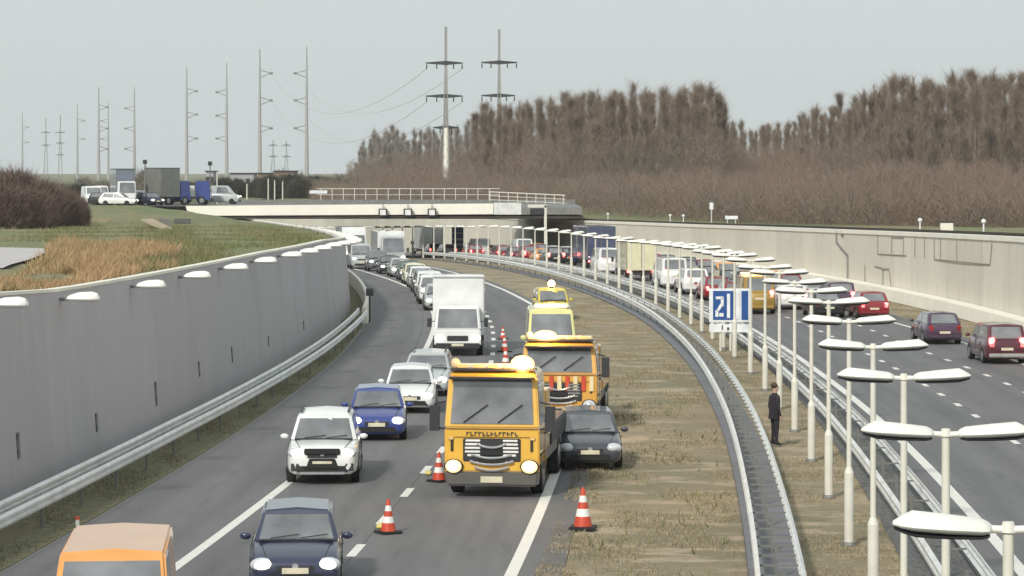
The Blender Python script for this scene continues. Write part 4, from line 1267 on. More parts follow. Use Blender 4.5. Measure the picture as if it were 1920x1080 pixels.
up_car('van', SILVER, 410, 322, 1.5, 'silver van on the deck right of the blue cab', 'van')
# far buildings
def building(label, px0, px1, ytop, D, m, roof):
    x0, x1 = (px0 - 960) * D / FPX, (px1 - 960) * D / FPX
    zt = CAM_H - (ytop - HORIZON) * D / FPX
    e = empty('building', ((x0 + x1) / 2, D, 3.2))
    tag(e, label, 'building', 'buildings beyond the viaduct')
    h = zt - 3.2
    wd = x1 - x0
    MB().box((0, 4, h / 2), (wd, 8, h)).build('wall', m, e)
    MB().box((0, 4, h + .12), (wd + .5, 8.5, .24)).build('roof', roof, e)
    n = max(2, int(wd / 2.2))
    wm = MB().box((0, 0, 0), (.9, .06, h * .55)).mesh('window')
    for i in range(n):
        q = obj('window', wm, M['dark'], e)
        q.location = (-wd / 2 + wd * (i + .5) / n, -.03, h * .5)
MW = plain('pale_cladding', (.42, .40, .44), .7)
MW2 = plain('brown_brick', (.30, .22, .17), .9)
building('pale building with dark windows behind the left third of the viaduct', 386, 400, 322, 620, MW, M['dark'])
building('low dark-windowed building behind the viaduct near the tall slender pylon', 432, 476, 326, 600, MW, M['dark'])
building('flat brown building left of the second tall slender pylon pair', 514, 552, 322, 580, MW2, M['dark'])
building('small dark building between the two nearest slender pylons', 484, 505, 326, 560, MW2, M['dark'])
# roadside posts on the embankment beyond the deck
for i, (px, yt, lab) in enumerate([(197, 362, 'short dark post at the left end of the upper road'), (272, 302, 'slim signal post with dark head left of the container lorry'), (394, 305, 'slim signal post with dark head above the viaduct left end'),
                          (407, 322, 'plain pale post right of the dark-headed signal post'), (463, 345, 'pale post left of the nearest slender pylon'), (503, 335, 'pale post right of the nearest left slender pylon'), (515, 338, 'pale post in the middle of the brown building'),
                          (530, 340, 'pale post before the right part of the brown building')]):
    D = 338
    zt = CAM_H - (yt - HORIZON) * D / FPX
    e = empty('roadside_post', ((px - 960) * D / FPX, D, 3.4))
    tag(e, lab, 'post')
    dk = px in (197, 272, 394)
    MB().cyl((0, 0, 0), (0, 0, zt - 3.4), .09, .07, 8).build('post', M['steel_dark'] if dk else M['lamp_pole'], e)
    if dk: MB().box((0, -.12, zt - 3.5), (.5, .25, .5)).build('signal_head', M['dark'], e, bevel=.03)
# low white sign beyond the deck
e = empty('low_sign', ((597 - 960) * 345 / FPX, 345, 4.6))
tag(e, 'low white sign on the brown bank behind the viaduct', 'sign')
MB().box((0, 0, .95), (2.2, .08, .4)).build('panel', M['sign_white'], e)
MB().cyl((-.8, .06, -1.2), (-.8, .06, .9), .05).cyl((.8, .06, -1.2), (.8, .06, .9), .05).build('posts', M['steel_dark'], e)

# ------------------------------------------------------------------ blue road sign
D = 124.0
e = empty('road_sign', P(D, .1), -math.atan(slope(D)))
e.location.x = XP(1370, D)
tag(e, 'blue and white lane sign with white underplate among the median lamps', 'road sign')
zb, zt = CAM_H - (604 - HORIZON) * D / FPX, CAM_H - (541 - HORIZON) * D / FPX
hh = zt - zb
pn = MB().box((0, 0, (zb + zt) / 2), (1.92, .05, hh)).build('sign_panel', M['sign_white'], e, bevel=.015)
MB().box((-.29, -.035, (zb + zt) / 2), (1.0, .022, hh * .86)).box((.63, -.035, (zb + zt) / 2), (.3, .022, hh * .86)).build('blue_field', M['sign_blue'], pn)
zc = (zb + zt) / 2
sy = MB()
sy.box((-.50, -.055, zc + .34), (.34, .02, .12))
sy.box((-.38, -.055, zc + .18), (.13, .02, .42))
sy.hexa([(-.66, -.065, zc - .25), (-.52, -.065, zc - .25), (-.52, -.045, zc - .25), (-.66, -.045, zc - .25), (-.46, -.065, zc + .08), (-.30, -.065, zc + .08), (-.30, -.045, zc + .08), (-.46, -.045, zc + .08)])
sy.box((-.62, -.055, zc - .36), (.13, .02, .3))
sy.box((-.42, -.055, zc - .42), (.2, .02, .16))
sy.box((-.10, -.055, zc - .02), (.14, .02, hh * .72))
sy.box((.32, -.055, zc), (.16, .02, hh * .8))
sy.build('lane_symbol', M['sign_white'], pn)
zb2, zt2 = CAM_H - (623 - HORIZON) * D / FPX, CAM_H - (608 - HORIZON) * D / FPX
up = MB().box((0, -.02, (zb2 + zt2) / 2), (1.92, .05, zt2 - zb2)).build('underplate', M['sign_white'], e, bevel=.01)
MB().box((-.38, -.055, (zb2 + zt2) / 2 + .04), (.05, .02, .2)).box((-.12, -.055, (zb2 + zt2) / 2 - .02), (.09, .02, .13)).box((.1, -.055, (zb2 + zt2) / 2), (.07, .02, .09)).build('plate_marks', M['plate_ink'], up)
for x in (-.45, .0):
    MB().cyl((x, .07, 0), (x, .07, zt), .055, .055, 8).build('sign_post', M['lamp_pole'], e)

# ------------------------------------------------------------------ cones
def cone_tree():
    e = empty('traffic_cone')
    MB().box((0, 0, .03), (.42, .42, .06)).build('base', M['black'], e, bevel=.015)
    r = lambda z: .15 - .125 * (z - .06) / .70
    zs = [.06, .24, .38, .5, .62, .76]
    for i in range(5):
        MB().cyl((0, 0, zs[i]), (0, 0, zs[i + 1]), r(zs[i]), r(zs[i + 1]), 16, caps=(i == 4)).build('band', M['cone_red'] if i % 2 == 0 else M['cone_white'], e, smooth=True)
    return e
proto = cone_tree()
cones = [(728, 1000, 'red and white cone standing alone on the road beside the dashes', 1.0, 0), (823, 903, 'red and white cone at the left corner of the yellow recovery truck', 1.0, 0), (1093, 992, 'largest red and white cone, on the grass edge by the edge line', 1.22, 0),
         (948, 690, 'tall red and white cone left of the orange recovery truck', 1.1, 0), (946, 660, 'second red and white cone left of the pale yellow van', 1.0, 0), (943, 636, 'third cone of the row closing off the lane', .8, 0)]
for i, (px, py, lab, s, _) in enumerate(cones):
    c = proto if i == 0 else copy_tree(proto)
    c.location = G(px, py, 0.0)
    c.scale = (s * 1.15, s * 1.15, s)
    c.rotation_euler = (0, 0, random.uniform(0, 1.5))
    tag(c, lab, 'traffic cone', 'cones closing off the lane')
# yellow reflector studs beside the first two cones
for i, (px, py) in enumerate(((713, 988), (803, 888))):
    p_ = G(px, py, 0.02)
    o = MB().box((0, 0, .03), (.16, .55, .06)).build('road_stud', M['yellow_mark'], bevel=.02)
    o.location = p_
    tag(o, ['yellow lane stud just left of the lone cone', 'yellow lane stud by the cone at the truck corner'][i], 'road stud', 'yellow lane studs')

# ------------------------------------------------------------------ person on the median
def person(loc, rz):
    root = empty('person', loc, rz)
    tag(root, 'person in dark clothing standing on the median grass by the guardrail', 'person')
    V, E, R = [], [], []
    def j(p, r, par=None):
        V.append(p); R.append(r)
        if par is not None: E.append((par, len(V) - 1))
        return len(V) - 1
    pel = j((0, 0, .96), .155)
    wst = j((0, .01, 1.12), .135, pel)
    chs = j((0, .01, 1.32), .165, wst)
    shc = j((0, .01, 1.47), .11, chs)
    nk = j((0, 0, 1.55), .06, shc)
    h1 = j((0, -.01, 1.63), .085, nk)
    h2 = j((0, -.01, 1.72), .10, h1)
    j((0, 0, 1.80), .07, h2)
    nose = j((0, -.105, 1.69), .018, h2)
    for s in (-1, 1):
        hp = j((s * .10, 0, .90), .10, pel)
        kn = j((s * .11, -.02 if s > 0 else .0, .5), .068, hp)
        an = j((s * .11, .02, .10), .045, kn)
        he = j((s * .11, .05, .05), .042, an)
        j((s * .125, -.15, .035), .036, an)
        sh = j((s * .19, .01, 1.42), .075, shc)
        el = j((s * .25, .04, 1.14), .05, sh)
        wr = j((s * .25, -.04, .90), .032, el)
        pa = j((s * .25, -.06, .83), .034, wr)
        for k, dy in enumerate((-.035, -.012, .012, .034)):
            f1 = j((s * .25, -.06 + dy, .775), .011, pa)
            j((s * .235, -.065 + dy, .735 + .004 * abs(k - 1)), .009, f1)
        t1 = j((s * .235, -.10, .81), .012, pa)
        j((s * .225, -.12, .775), .010, t1)
    me = bpy.data.meshes.new('body')
    me.from_pydata(V, E, [])
    o = bpy.data.objects.new('body', me)
    COL.objects.link(o)
    sk = o.modifiers.new('Skin', 'SKIN')
    for i, r in enumerate(R):
        me.skin_vertices[0].data[i].radius = (r, r * (.8 if i in (0, 1, 2, 3) else 1))
    me.skin_vertices[0].data[0].use_root = True
    sb = o.modifiers.new('Sub', 'SUBSURF')
    sb.levels = sb.render_levels = 2
    m, nt, b = new_mat('dark_clothes_and_skin')
    tc = nt.nodes.new('ShaderNodeTexCoord')
    sp = nt.nodes.new('ShaderNodeSeparateXYZ')
    nt.links.new(tc.outputs['Object'], sp.inputs['Vector'])
    def cmp(op, val):
        q = nt.nodes.new('ShaderNodeMath'); q.operation = op
        nt.links.new(sp.outputs['Z'], q.inputs[0]); q.inputs[1].default_value = val
        return q
    head = cmp('GREATER_THAN', 1.555)
    lo = cmp('LESS_THAN', .885)
    ax = nt.nodes.new('ShaderNodeMath'); ax.operation = 'ABSOLUTE'
    nt.links.new(sp.outputs['X'], ax.inputs[0])
    gx = nt.nodes.new('ShaderNodeMath'); gx.operation = 'GREATER_THAN'; gx.inputs[1].default_value = .205
    nt.links.new(ax.outputs[0], gx.inputs[0])
    mu = nt.nodes.new('ShaderNodeMath'); mu.operation = 'MULTIPLY'
    nt.links.new(lo.outputs[0], mu.inputs[0]); nt.links.new(gx.outputs[0], mu.inputs[1])
    mxm = nt.nodes.new('ShaderNodeMath'); mxm.operation = 'MAXIMUM'
    nt.links.new(head.outputs[0], mxm.inputs[0]); nt.links.new(mu.outputs[0], mxm.inputs[1])
    mx = nt.nodes.new('ShaderNodeMix'); mx.data_type = 'RGBA'
    nt.links.new(mxm.outputs[0], mx.inputs['Factor'])
    mx.inputs['A'].default_value = (.022, .02, .028, 1)
    mx.inputs['B'].default_value = (.48, .30, .22, 1)
    nt.links.new(mx.outputs['Result'], b.inputs['Base Color'])
    b.inputs['Roughness'].default_value = .85
    me.materials.append(m)
    o.parent = root
    MB().ball((0, .025, 1.765), (.098, .108, .088), 14, 10).build('hair', plain('hair', (.06, .045, .035), .8), root, smooth=True)
    MB().ball((-.04, -.098, 1.72), .014).ball((.04, -.098, 1.72), .014).build('eyes', M['black'], root)
    MB().box((0, -.10, 1.645), (.05, .02, .01)).build('mouth', plain('lips', (.3, .12, .1), .6), root)
    # open coat hanging to the hip
    rings = []
    for z, rx, ry in ((1.50, .13, .10), (1.45, .21, .135), (1.30, .215, .15), (1.1, .19, .15), (.95, .20, .165), (.80, .215, .18)):
        rings.append([(rx * math.cos(a), ry * math.sin(a) + .01, z) for a in [2 * PI * k / 18 for k in range(18)]])
    MB().rings(rings, caps=False).build('coat', plain('coat', (.018, .016, .022), .9), root, smooth=True)
person(G(1453, 836, 0.0), math.radians(115))

# ------------------------------------------------------------------ pylons
def slender(px, D, ytop, arm_side, label, arms):
    x = (px - 960) * D / FPX
    zt = CAM_H - (ytop - HORIZON) * D / FPX
    e = empty('power_pylon', (x, D, 3.0))
    tag(e, label, 'pylon', 'slender tubular power pylons on the horizon')
    h = zt - 3.0
    MB().cyl((0, 0, 0), (0, 0, h), 1.0, .28, 12).build('mast', M['pylon'], e, smooth=True)
    for ya in arms:
        z = CAM_H - (ya - HORIZON) * D / FPX - 3.0
        MB().cyl((arm_side * .4, 0, z - 1.2), (arm_side * 4.6, 0, z + .6), .16, .16, 6).cyl((arm_side * .4, 0, z + 1.9), (arm_side * 4.6, 0, z + .7), .16, .16, 6).cyl((arm_side * 4.2, 0, z + .65), (arm_side * 5.6, 0, z + .65), .5, .5, 8).build('insulator_arm', M['steel_dark'], e)
M['pylon'] = plain('pylon_grey', (.38, .38, .37), .6)
slender(487, 1185, 92, 1, 'left of the nearest slender pylon pair', (140, 191, 243))
slender(575, 1185, 88, -1, 'right of the nearest slender pylon pair', (140, 191, 243))
slender(350, 1390, 126, 1, 'left of the second nearest slender pylon pair', (173, 217, 262))
slender(425, 1390, 118, -1, 'right of the second nearest slender pylon pair', (175, 219, 262))
slender(185, 1556, 163, 1, 'left of the third slender pylon pair', (203, 243, 281))
slender(252, 1556, 163, -1, 'right of the third slender pylon pair', (205, 243, 281))
slender(145, 1990, 195, 1, 'left of the fourth, faint slender pylon pair', (228, 262))
slender(203, 1990, 190, -1, 'right of the fourth, faint slender pylon pair', (228, 262))
slender(42, 2400, 210, 1, 'leftmost, very faint slender pylon at the horizon', (240, 268))

def lattice(px, D, ytop, arms, label, dark=True, half=None, tube=False):
    x = (px - 960) * D / FPX
    zt = CAM_H - (ytop - HORIZON) * D / FPX
    s = D / FPX
    e = empty('lattice_pylon', (x, D, 3.0))
    tag(e, label, 'pylon')
    h = zt - 3.0
    mb = MB()
    wb, wtp = (.75 if tube else 1.8), .18
    n = 14
    def wd(z): return wb + (wtp - wb) * min(1, (z / h) * 1.25) if z < h * .8 else wtp
    for sx, sy in ((-1, -1), (1, -1), (1, 1), (-1, 1)):
        for i in range(n):
            z0, z1 = h * i / n, h * (i + 1) / n
            mb.cyl((sx * wd(z0), sy * wd(z0), z0), (sx * wd(z1), sy * wd(z1), z1), .12, .12, 5)
            mb.cyl((sx * wd(z0), sy * wd(z0), z0), (-sy * wd(z1), sx * wd(z1), z1), .07, .07, 4)
    mb.build('mast', M['pylon'] if not dark else M['steel_dark'], e)
    if tube:
        MB().cyl((0, 0, 0), (0, 0, h * .40), .78, .60, 14).build('lower_tube', M['paint_white_concrete'], e, smooth=True)
        MB().cyl((0, 0, h * .40), (0, 0, h), .42, .12, 10).build('upper_tube', M['pylon'], e, smooth=True)
    for ya, hl, hr in arms:
        z = CAM_H - (ya - HORIZON) * s - 3.0
        a = MB()
        for side, l in ((-1, hl), (1, hr)):
            a.hexa([(0, -.4, z - .45), (side * l * s, -.12, z - .15), (side * l * s, .12, z - .15), (0, .4, z - .45), (0, -.4, z + .45), (side * l * s, -.12, z + .1), (side * l * s, .12, z + .1), (0, .4, z + .45)])
            for t in (.45, .95):
                a.cyl((side * l * s * t, 0, z - .3), (side * l * s * t, 0, z - 1.3), .14, .14, 6)
        a.build('cross_arm', M['dark'], e)
    return e
p1 = lattice(836, 600, 50, ((118, 38, 32), (180, 38, 32), (239, 24, 24)), 'left of the two tall pylons with dark cross arms, white foot showing', tube=True, dark=False)
p2 = lattice(936, 630, 55, ((117, 34, 34), (179, 34, 30), (238, 30, 30)), 'right of the two tall pylons with dark cross arms, foot behind trees', tube=True, dark=False)
lattice(113, 2300, 215, ((248, 9, 9), (268, 8, 8), (290, 7, 7)), 'faint lattice pylon right of its twin at the far left horizon')
lattice(86, 2350, 222, ((248, 9, 9), (272, 8, 8)), 'faint lattice pylon left of its twin at the far left horizon')
lattice(512, 2000, 262, ((272, 8, 8), (293, 8, 8)), 'small far lattice pylon between the nearest slender pylons, left one')
lattice(537, 2050, 264, ((272, 8, 8), (293, 8, 8)), 'small far lattice pylon between the nearest slender pylons, right one')
# wires from the two tall pylons towards the slender pair
def wire(par, p0, p1, sag, r=.035):
    p0, p1 = Vector(p0), Vector(p1)
    mb = MB()
    prev = None
    for i in range(17):
        t = i / 16
        p = p0.lerp(p1, t) - Vector((0, 0, sag * 4 * t * (1 - t)))
        if prev is not None: mb.cyl(prev, p, r, r, 4, False)
        prev = p
    return inv(mb.build('power_line', M['pylon'], fix=False), par)
s1, s2 = 600 / FPX, 630 / FPX
for (ya, hl, hr) in ((118, 38, 32), (180, 38, 32)):
    for side, l in ((-1, hl), (1, hr)):
        z = CAM_H - (ya - HORIZON) * s1 - 1.3
        xt = (487 - 960) * 1185 / FPX + (5 if side < 0 else 15)
        wire(p1, ((836 - 960) * s1 + side * l * s1 * .95, 600, z), (xt, 1185, CAM_H - ((140 if ya == 118 else 191) - HORIZON) * 1185 / FPX), 13, .05)

# ------------------------------------------------------------------ trees and thickets
def twig_object_arrays(n, fn):
    """n thin blades; fn(i arrays) -> base (n,3), tip (n,3), width (n,)"""
    b, t, w = fn(n)
    d = t - b
    side = np.cross(d, rng.normal(size=(n, 3)))
    side /= np.linalg.norm(side, axis=1, keepdims=True) + 1e-9
    v = np.empty((n * 3, 3))
    v[0::3] = b - side * w[:, None]
    v[1::3] = b + side * w[:, None]
    v[2::3] = t
    return v
def mesh_from_tris(name, v):
    n = len(v) // 3
    me = bpy.data.meshes.new(name)
    me.vertices.add(n * 3)
    me.vertices.foreach_set('co', v.astype(np.float32).ravel())
    me.loops.add(n * 3)
    me.loops.foreach_set('vertex_index', np.arange(n * 3, dtype=np.int32))
    me.polygons.add(n)
    me.polygons.foreach_set('loop_start', np.arange(0, n * 3, 3, dtype=np.int32))
    me.polygons.foreach_set('loop_total', np.full(n, 3, dtype=np.int32))
    me.update()
    me.validate()
    return me

def tree_variant(i, H=18.0, rad=2.3, nt_=1500, wide=False):
    r = random.Random(100 + i)
    tr = MB()
    pts = [(0, 0, 0)]
    for k in range(1, 7):
        pts.append((pts[-1][0] + r.uniform(-.18, .18), pts[-1][1] + r.uniform(-.18, .18), H * .97 * k / 6))
    for k in range(6):
        tr.cyl(pts[k], pts[k + 1], .19 * (1 - k / 6.4) + .02, .19 * (1 - (k + 1) / 6.4) + .02, 7, False)
    limbs = []
    for k in range(26):
        z = H * r.uniform(.22, .9)
        t = z / H * 6 / .97
        j0 = min(5, int(t))
        f = t - j0
        p = Vector(pts[j0]).lerp(Vector(pts[j0 + 1]), min(f, 1))
        a = r.uniform(0, 2 * PI)
        frac = z / H
        ln = H * (.24 if not wide else .2) * (1.12 - frac) * r.uniform(.7, 1.2)
        out = rad * (1.05 - frac) * r.uniform(.5, 1.0) * (1.8 if wide else 1)
        q = p + Vector((math.cos(a) * out, math.sin(a) * out, ln))
        tr.cyl(p, q, .055 * (1.2 - frac), .015, 4, False)
        limbs.append((p, q))
    limbs.append((Vector(pts[4]), Vector(pts[6])))
    P0 = np.array([l[0][:] for l in limbs]); P1 = np.array([l[1][:] for l in limbs])
    def fn(n):
        idx = rng.integers(0, len(limbs), n)
        t = rng.uniform(.15, 1.0, n)[:, None]
        b = P0[idx] * (1 - t) + P1[idx] * t
        d = rng.normal(size=(n, 3)) * np.array([.5, .5, .3])
        d[:, 2] = np.abs(d[:, 2]) + .6
        ln = rng.uniform(.6, 1.9, n)[:, None]
        return b + rng.normal(size=(n, 3)) * .12, b + d * ln, rng.uniform(.012, .028, n)
    return tr.mesh('trunk', fix=False), mesh_from_tris('crown', twig_object_arrays(nt_, fn))
variants = [tree_variant(i, H=18.0 + (i % 3) * .8, rad=(1.8, 2.5, 3.2)[i % 3], nt_=2600) for i in range(9)]
xs = [655, 700, 800, 870, 900, 1000, 1150, 1350, 1372, 1400, 1480, 1530, 1600, 1680, 1800, 1940, 2100]
dep = [720, 700, 690, 660, 560, 500, 450, 450, 540, 620, 600, 520, 450, 400, 385, 380, 380]
top = [280, 234, 226, 220, 182, 170, 140, 138, 198, 226, 210, 176, 156, 118, 114, 108, 108]
tr_r = random.Random(5)
for row in range(3):
    px = 668.0 + row * 5
    while px < 2050:
        D = lerp(px, xs, dep) * (1.0 + row * .07) + tr_r.uniform(-8, 8)
        ty = lerp(px, xs, top) + (0 if row else 6) + tr_r.choice((-6, 0, 4, 10, 18, 30)) + row * 2 + tr_r.uniform(-8, 6)
        if row in (0, 1) and 1350 < px < 1500: ty += 3
        zt = CAM_H - (ty - HORIZON) * D / FPX
        i = tr_r.randrange(len(variants))
        tm, cm = variants[i]
        hh_ = zt - 3.0
        sc = hh_ / (19.6 + (i % 3) * .8)
        e = empty('bare_tree', ((px - 960) * D / FPX, D, 3.0), tr_r.uniform(0, 6.28))
        e.scale = (sc * tr_r.uniform(.8, 1.25), sc * tr_r.uniform(.8, 1.25), sc)
        grey = px < 880
        obj('trunk', tm, M['bark'], e)
        obj('crown', cm, M['twig_hazed'] if grey else M['twig_brown'], e)
        if px < 880: lab, grp = 'bare haze-greyed tree in the thin stand left of and behind the tall pylons', 'bare haze-greyed trees behind the pylons'
        elif px < 1370: lab, grp = 'tall bare brown tree in the wood left of the dip in the treeline', 'bare trees of the left wood'
        elif px < 1530: lab, grp = 'lower bare tree in the dip between the two woods', 'bare trees in the dip of the treeline'
        else: lab, grp = 'tall bare brown tree in the wood right of the dip in the treeline', 'bare trees of the right wood'
        tag(e, lab, 'tree', grp)
        step = 4.6 * FPX / D * .30
        px += step * tr_r.uniform(.5, 1.5) * (1.16 if not grey else 1.2)

# thicket below the trees
def thicket(n, x0, x1, fD, fTop, thick=.10):
    def fn(n_):
        px = rng.uniform(x0, x1, n_)
        base_D = np.interp(px, [c[0] for c in fD], [c[1] for c in fD])
        D = base_D * rng.uniform(1.0, 1.0 + thick * 3, n_)
        X = (px - 960) * D / FPX
        lump = np.sin(px * .035) * .35 + np.sin(px * .011 + 1.3) * .4 + np.sin(px * .09 + D * .05) * .5 + np.sin(px * .21 - D * .11) * .45
        ztop = np.interp(px, [c[0] for c in fTop], [c[1] for c in fTop]) + lump * 1.3
        z = 2.6 + (ztop - 2.6) * rng.uniform(0, 1, n_) ** .8 * .85 * (.6 + .55 * (D / base_D - 1) / (thick * 3))
        b = np.stack([X, D, z], 1)
        d = rng.normal(size=(n_, 3)) * np.array([.6, .6, .6])
        d[:, 2] = np.abs(d[:, 2]) + .25
        return b, b + d * rng.uniform(.5, 1.6, n_)[:, None], rng.uniform(.009, .024, n_)
    return mesh_from_tris('thicket', twig_object_arrays(n, fn))
FD = [(590, 420), (760, 400), (930, 375), (1100, 330), (1250, 290), (1450, 245), (1600, 222), (1800, 200), (2000, 190)]
FT = [(590, 5.0), (660, 6.4), (760, 7.6), (930, 8.6), (1100, 8.8), (1300, 8.6), (1500, 8.4), (1700, 8.4), (2000, 8.4)]
o = obj('thicket', thicket(520000, 585, 2010, FD, FT, .26), M['thicket'])
tag(o, 'dense bare reddish brown undergrowth in front of the woods', 'undergrowth', kind='stuff')
# second, further belt filling the wood's interior
FD2 = [(640, 640), (880, 560), (1000, 450), (1350, 420), (1420, 520), (1500, 500), (1620, 400), (2000, 360)]
FT2 = [(640, 10), (760, 14), (880, 15), (1000, 18), (1340, 19), (1400, 15), (1500, 15), (1650, 19), (2000, 20)]
o = obj('wood_interior', thicket(330000, 650, 2010, FD2, FT2, .06), M['thicket'])
tag(o, 'tangled bare branches filling the inside of the woods', 'undergrowth', kind='stuff')
M['hedge'] = layered('hedge_twigs', [(.13, .12, .10), (.08, .085, .07), (.18, .15, .12)], [.02, .08], rough=1, bump=0)[0]
# low far hedge along the left horizon
def hedge(n):
    def fn(n_):
        px = rng.uniform(-40, 700, n_)
        D = rng.uniform(560, 760, n_)
        lump = 1.7 + 1.4 * np.sin(px * .05) + 1.2 * np.sin(px * .021 + 2) + .8 * np.sin(px * .17)
        z = 3 + rng.uniform(0, 1, n_) * np.maximum(lump, .6)
        b = np.stack([(px - 960) * D / FPX, D, z], 1)
        d = rng.normal(size=(n_, 3)); d[:, 2] = np.abs(d[:, 2]) + .3
        return b, b + d, rng.uniform(.05, .12, n_)
    return mesh_from_tris('far_hedge', twig_object_arrays(n, fn))
tag(obj('far_hedge', hedge(40000), M['hedge']), 'low grey line of hedges and trees along the far horizon', 'hedge', kind='stuff')

# bushes at the far left
def bush_mesh(n, w, h):
    def fn(n_):
        a = rng.uniform(0, 2 * PI, n_)
        r = w * np.sqrt(rng.uniform(0, 1, n_))
        zt = h * np.sqrt(np.maximum(0, 1 - (r / w) ** 2 * .85))
        z = zt * rng.uniform(0, 1, n_)
        b = np.stack([r * np.cos(a), r * np.sin(a), z], 1)
        d = np.stack([np.cos(a) * .4, np.sin(a) * .4, np.full(n_, .7)], 1) + rng.normal(size=(n_, 3)) * .35
        return b, b + d * rng.uniform(.4, 1.1, n_)[:, None], rng.uniform(.012, .03, n_)
    return mesh_from_tris('branches', twig_object_arrays(n, fn))
bm_ = bush_mesh(16000, 2.2, 4.2)
M['bush'] = layered('bush_twigs', [(.17, .115, .10), (.125, .085, .08), (.21, .15, .13)], [.2, .9], rough=1, bump=0)[0]
for i, (px, ty, D, s) in enumerate([(-25, 300, 226, 1.15), (28, 302, 222, 1.1), (72, 322, 226, 1.0), (108, 340, 230, .85), (132, 352, 236, .7), (10, 335, 214, .9), (60, 345, 216, .85)]):
    z0 = zl(D, XP(px, D) - CX(D))
    e = empty('bush', (XP(px, D), D, z0), i * 1.3)
    zt = CAM_H - (ty - HORIZON) * D / FPX
    e.scale = (s, s, (zt - z0) / 5.0)
    obj('branches', bm_, M['bush'], e)
    mb = MB()
    for k in range(7):
        a = k * .9
        mb.cyl((0, 0, -.1), (math.cos(a) * .9, math.sin(a) * .9, 2.8), .06, .02, 5)
    mb.build('stems', M['bark'], e)
    tag(e, ['bare brown bush at the left picture edge, the tallest', 'second bare brown bush from the left edge, rounded top', 'middle bare bush of the clump above the pale path', 'smaller bare bush near the right end of the clump', 'smallest bare bush, rightmost of the clump by the white van', 'low bare bush in front of the clump at the left', 'low bare bush in front of the clump at its middle'][i], 'bush', 'bare bushes on the left bank')

# round dark shrubs and small trees among the buildings beyond the viaduct
M['dark_bush'] = layered('dark_bush', [(.06, .062, .05), (.10, .09, .07)], [.5], rough=1, bump=0)[0]
for i, (px, ty, D, s) in enumerate([(421, 328, 540, 1.1), (446, 330, 545, .9), (487, 328, 540, 1.0), (508, 322, 535, 1.2), (545, 320, 540, 1.6), (563, 330, 530, 1.2), (590, 326, 700, 2.6), (615, 330, 700, 2.2), (355, 338, 530, 1.3), (338, 342, 530, 1.0), (150, 340, 430, 1.3), (205, 352, 420, 1.1)]):
    e = empty('shrub', (XP(px, D), D, 3.0), i * 1.7)
    zt = CAM_H - (ty - HORIZON) * D / FPX
    e.scale = (s, s, (zt - 3.0) / 5.0)
    obj('branches', bm_, M['dark_bush'], e)
    mb = MB()
    for k in range(5): mb.cyl((0, 0, -.1), (math.cos(k) * .7, math.sin(k) * .7, 2.8), .07, .03, 5)
    mb.build('stems', M['bark'], e)
    tag(e, 'dark leafless shrub among the posts and buildings beyond the viaduct', 'shrub', 'dark shrubs beyond the viaduct')

# reeds and grass
def reeds(n):
    def fn(n_):
        px = rng.uniform(-30, 330, n_) ** 1.0
        t = rng.uniform(0, 1, n_)
        D = 60 + 70 * t
        X = (px - 960) * D / FPX
        off = X - np.interp(D, _fine, _smooth)
        lw = np.interp(D, [50, 80, 110, 140, 165, 200], [-19.6, -19.3, -19.0, -18.6, -18.1, -18.4])
        # keep clear of the pond
        keep = (off < lw - 1.0)
        z = np.array([zl(d, o_) for d, o_ in zip(D, off)])
        yb = HORIZON + FPX * (CAM_H - z) / D
        yl = np.interp(px, [-30, 5, 30, 80, 100, 330], [528, 516, 506, 484, 462, 452])
        inp = (px < 92) & (yb > 452) & (yb < yl + 14)
        band = (yb > np.interp(px, [0, 90, 200, 330], [440, 455, 462, 470])) 
        clump = np.sin(X * 1.9 + D * .22) + np.sin(X * .8 - D * .35) > -.7
        keep &= ~inp & band & clump
        b = np.stack([X, D, z - .03], 1)[keep]
        m_ = len(b)
        d = rng.normal(size=(m_, 3)) * np.array([.34, .34, .15]); d[:, 2] = np.abs(d[:, 2]) + .6
        hgt = .30 + .42 * np.clip(.5 + .5 * np.sin(b[:, 0] * .9 + b[:, 1] * .3) + .4 * np.sin(b[:, 0] * 2.7), 0, 1.3)
        return b, b + d * (rng.uniform(.5, 1.2, m_) * hgt)[:, None], rng.uniform(.012, .028, m_)
    b, t, w = fn(n)
    side = np.cross(t - b, rng.normal(size=(len(b), 3)))
    side /= np.linalg.norm(side, axis=1, keepdims=True)
    v = np.empty((len(b) * 3, 3))
    v[0::3] = b - side * w[:, None]; v[1::3] = b + side * w[:, None]; v[2::3] = t
    return mesh_from_tris('reeds', v)
tag(obj('reeds', reeds(60000), M['reed']), 'tan dry reeds growing along the top of the left wall', 'reeds', kind='stuff')

def tufts(name, n, offr, Dr_, h, w, m, gate=None, zoff=-.03):
    D = Dr_[0] + (Dr_[1] - Dr_[0]) * rng.uniform(0, 1, n) ** 1.6
    off = rng.uniform(offr[0], offr[1], n)
    X = np.interp(D, _fine, _smooth) + off
    cl = np.sin(X * 2.3 + D * .7) + np.sin(X * 1.1 - D * .45 + 1) + np.sin(D * 1.4) * .6 + rng.normal(size=n) * .6
    keep = cl > .2
    b = np.stack([X, D, np.full(n, zoff)], 1)[keep]
    k = len(b)
    d = rng.normal(size=(k, 3)) * .35; d[:, 2] = np.abs(d[:, 2]) + .6
    t = b + d * rng.uniform(.4, 1, k)[:, None] * h
    side = np.cross(t - b, rng.normal(size=(k, 3)))
    side /= np.linalg.norm(side, axis=1, keepdims=True)
    ww = rng.uniform(.6, 1.2, k) * w
    v = np.empty((k * 3, 3))
    v[0::3] = b - side * ww[:, None]; v[1::3] = b + side * ww[:, None]; v[2::3] = t
    o = obj(name, mesh_from_tris(name, v), m)
    return o
tag(tufts('grass', 75000, (-5.8, -2.35), (46, 175), .085, .014, M['blade']), 'dry tan grass of the median left of the double guardrail', 'grass', kind='stuff')
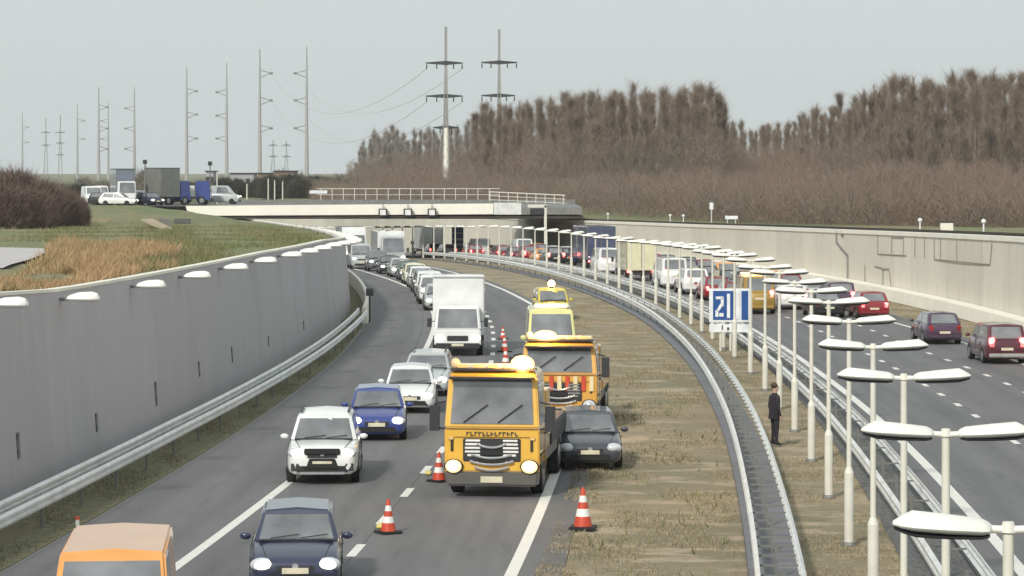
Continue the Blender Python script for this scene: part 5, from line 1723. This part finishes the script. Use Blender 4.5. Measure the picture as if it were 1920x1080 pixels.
tag(tufts('grass', 36000, (-1.15, .9), (46, 160), .085, .013, M['blade']), 'dry grass around the feet of the median lamps', 'grass', kind='stuff')
tag(tufts('grass', 24000, (-18.7, -17.3), (46, 150), .12, .012, M['verge_green']), 'olive grass strip below the left guardrail', 'grass', kind='stuff')
tag(tufts('grass', 22000, (12.5, 15.3), (105, 190), .16, .018, M['blade']), 'dry grass strip below the cream wall', 'grass', kind='stuff')

# rough grass and low scrub over the left bank
def scrub(n):
    D = 62 + 190 * rng.uniform(0, 1, n) ** 1.3
    px = rng.uniform(-30, 640, n)
    X = (px - 960) * D / FPX
    off = X - np.interp(D, _fine, _smooth)
    lw = np.interp(D, [50, 80, 110, 140, 165, 200], [-19.6, -19.3, -19.0, -18.6, -18.1, -18.4])
    z = np.array([zl(d, o_) for d, o_ in zip(D, off)])
    yb = HORIZON + FPX * (CAM_H - z) / D
    yl = np.interp(px, [-30, 5, 30, 80, 100, 330], [528, 516, 506, 484, 462, 452])
    keep = (off < lw - 1.0) & ~((px < 92) & (yb > 452) & (yb < yl + 14))
    keep &= (np.sin(X * .9 + D * .12) + np.sin(X * .35 - D * .2) + rng.normal(size=n) * .5) > -.2
    b = np.stack([X, D, z - .03], 1)[keep]
    k = len(b)
    d = rng.normal(size=(k, 3)) * .4; d[:, 2] = np.abs(d[:, 2]) + .5
    t = b + d * rng.uniform(.1, .38, k)[:, None]
    side = np.cross(t - b, rng.normal(size=(k, 3)))
    side /= np.linalg.norm(side, axis=1, keepdims=True)
    w = rng.uniform(.012, .03, k)
    v = np.empty((k * 3, 3))
    v[0::3] = b - side * w[:, None]; v[1::3] = b + side * w[:, None]; v[2::3] = t
    return mesh_from_tris('rough_grass', v)
M['scrub'] = layered('scrub', [(.19, .20, .085), (.27, .21, .12), (.15, .175, .07)], [.12, .8], rough=1, bump=0)[0]
tag(obj('rough_grass', scrub(90000), M['scrub']), 'rough green and tan grass over the left bank', 'grass', kind='stuff')

tag(tufts('grass', 26000, (-6.5, -5.7), (46, 165), .09, .016, M['blade'], zoff=-.01), 'ragged dry grass creeping over the asphalt edge of the left carriageway', 'grass', kind='stuff')
tag(tufts('grass', 900, (-5.6, -2.5), (48, 120), .26, .03, M['scrub']), 'darker green tussocks scattered over the dry median', 'grass', kind='stuff')

# ------------------------------------------------------------------ haze
if HAZE:
    hz = MB().box((-150, 1300, 37), (1500, 2800, 98)).build('haze', None)
    hm = bpy.data.materials.new('haze')
    hm.use_nodes = True
    hm.node_tree.nodes.clear()
    ho = hm.node_tree.nodes.new('ShaderNodeOutputMaterial')
    hv = hm.node_tree.nodes.new('ShaderNodeVolumePrincipled')
    hv.inputs['Color'].default_value = (.97, .985, 1, 1)
    hv.inputs['Density'].default_value = HAZE
    hm.node_tree.links.new(hv.outputs['Volume'], ho.inputs['Volume'])
    hz.data.materials.append(hm)
    tag(hz, kind='stuff')
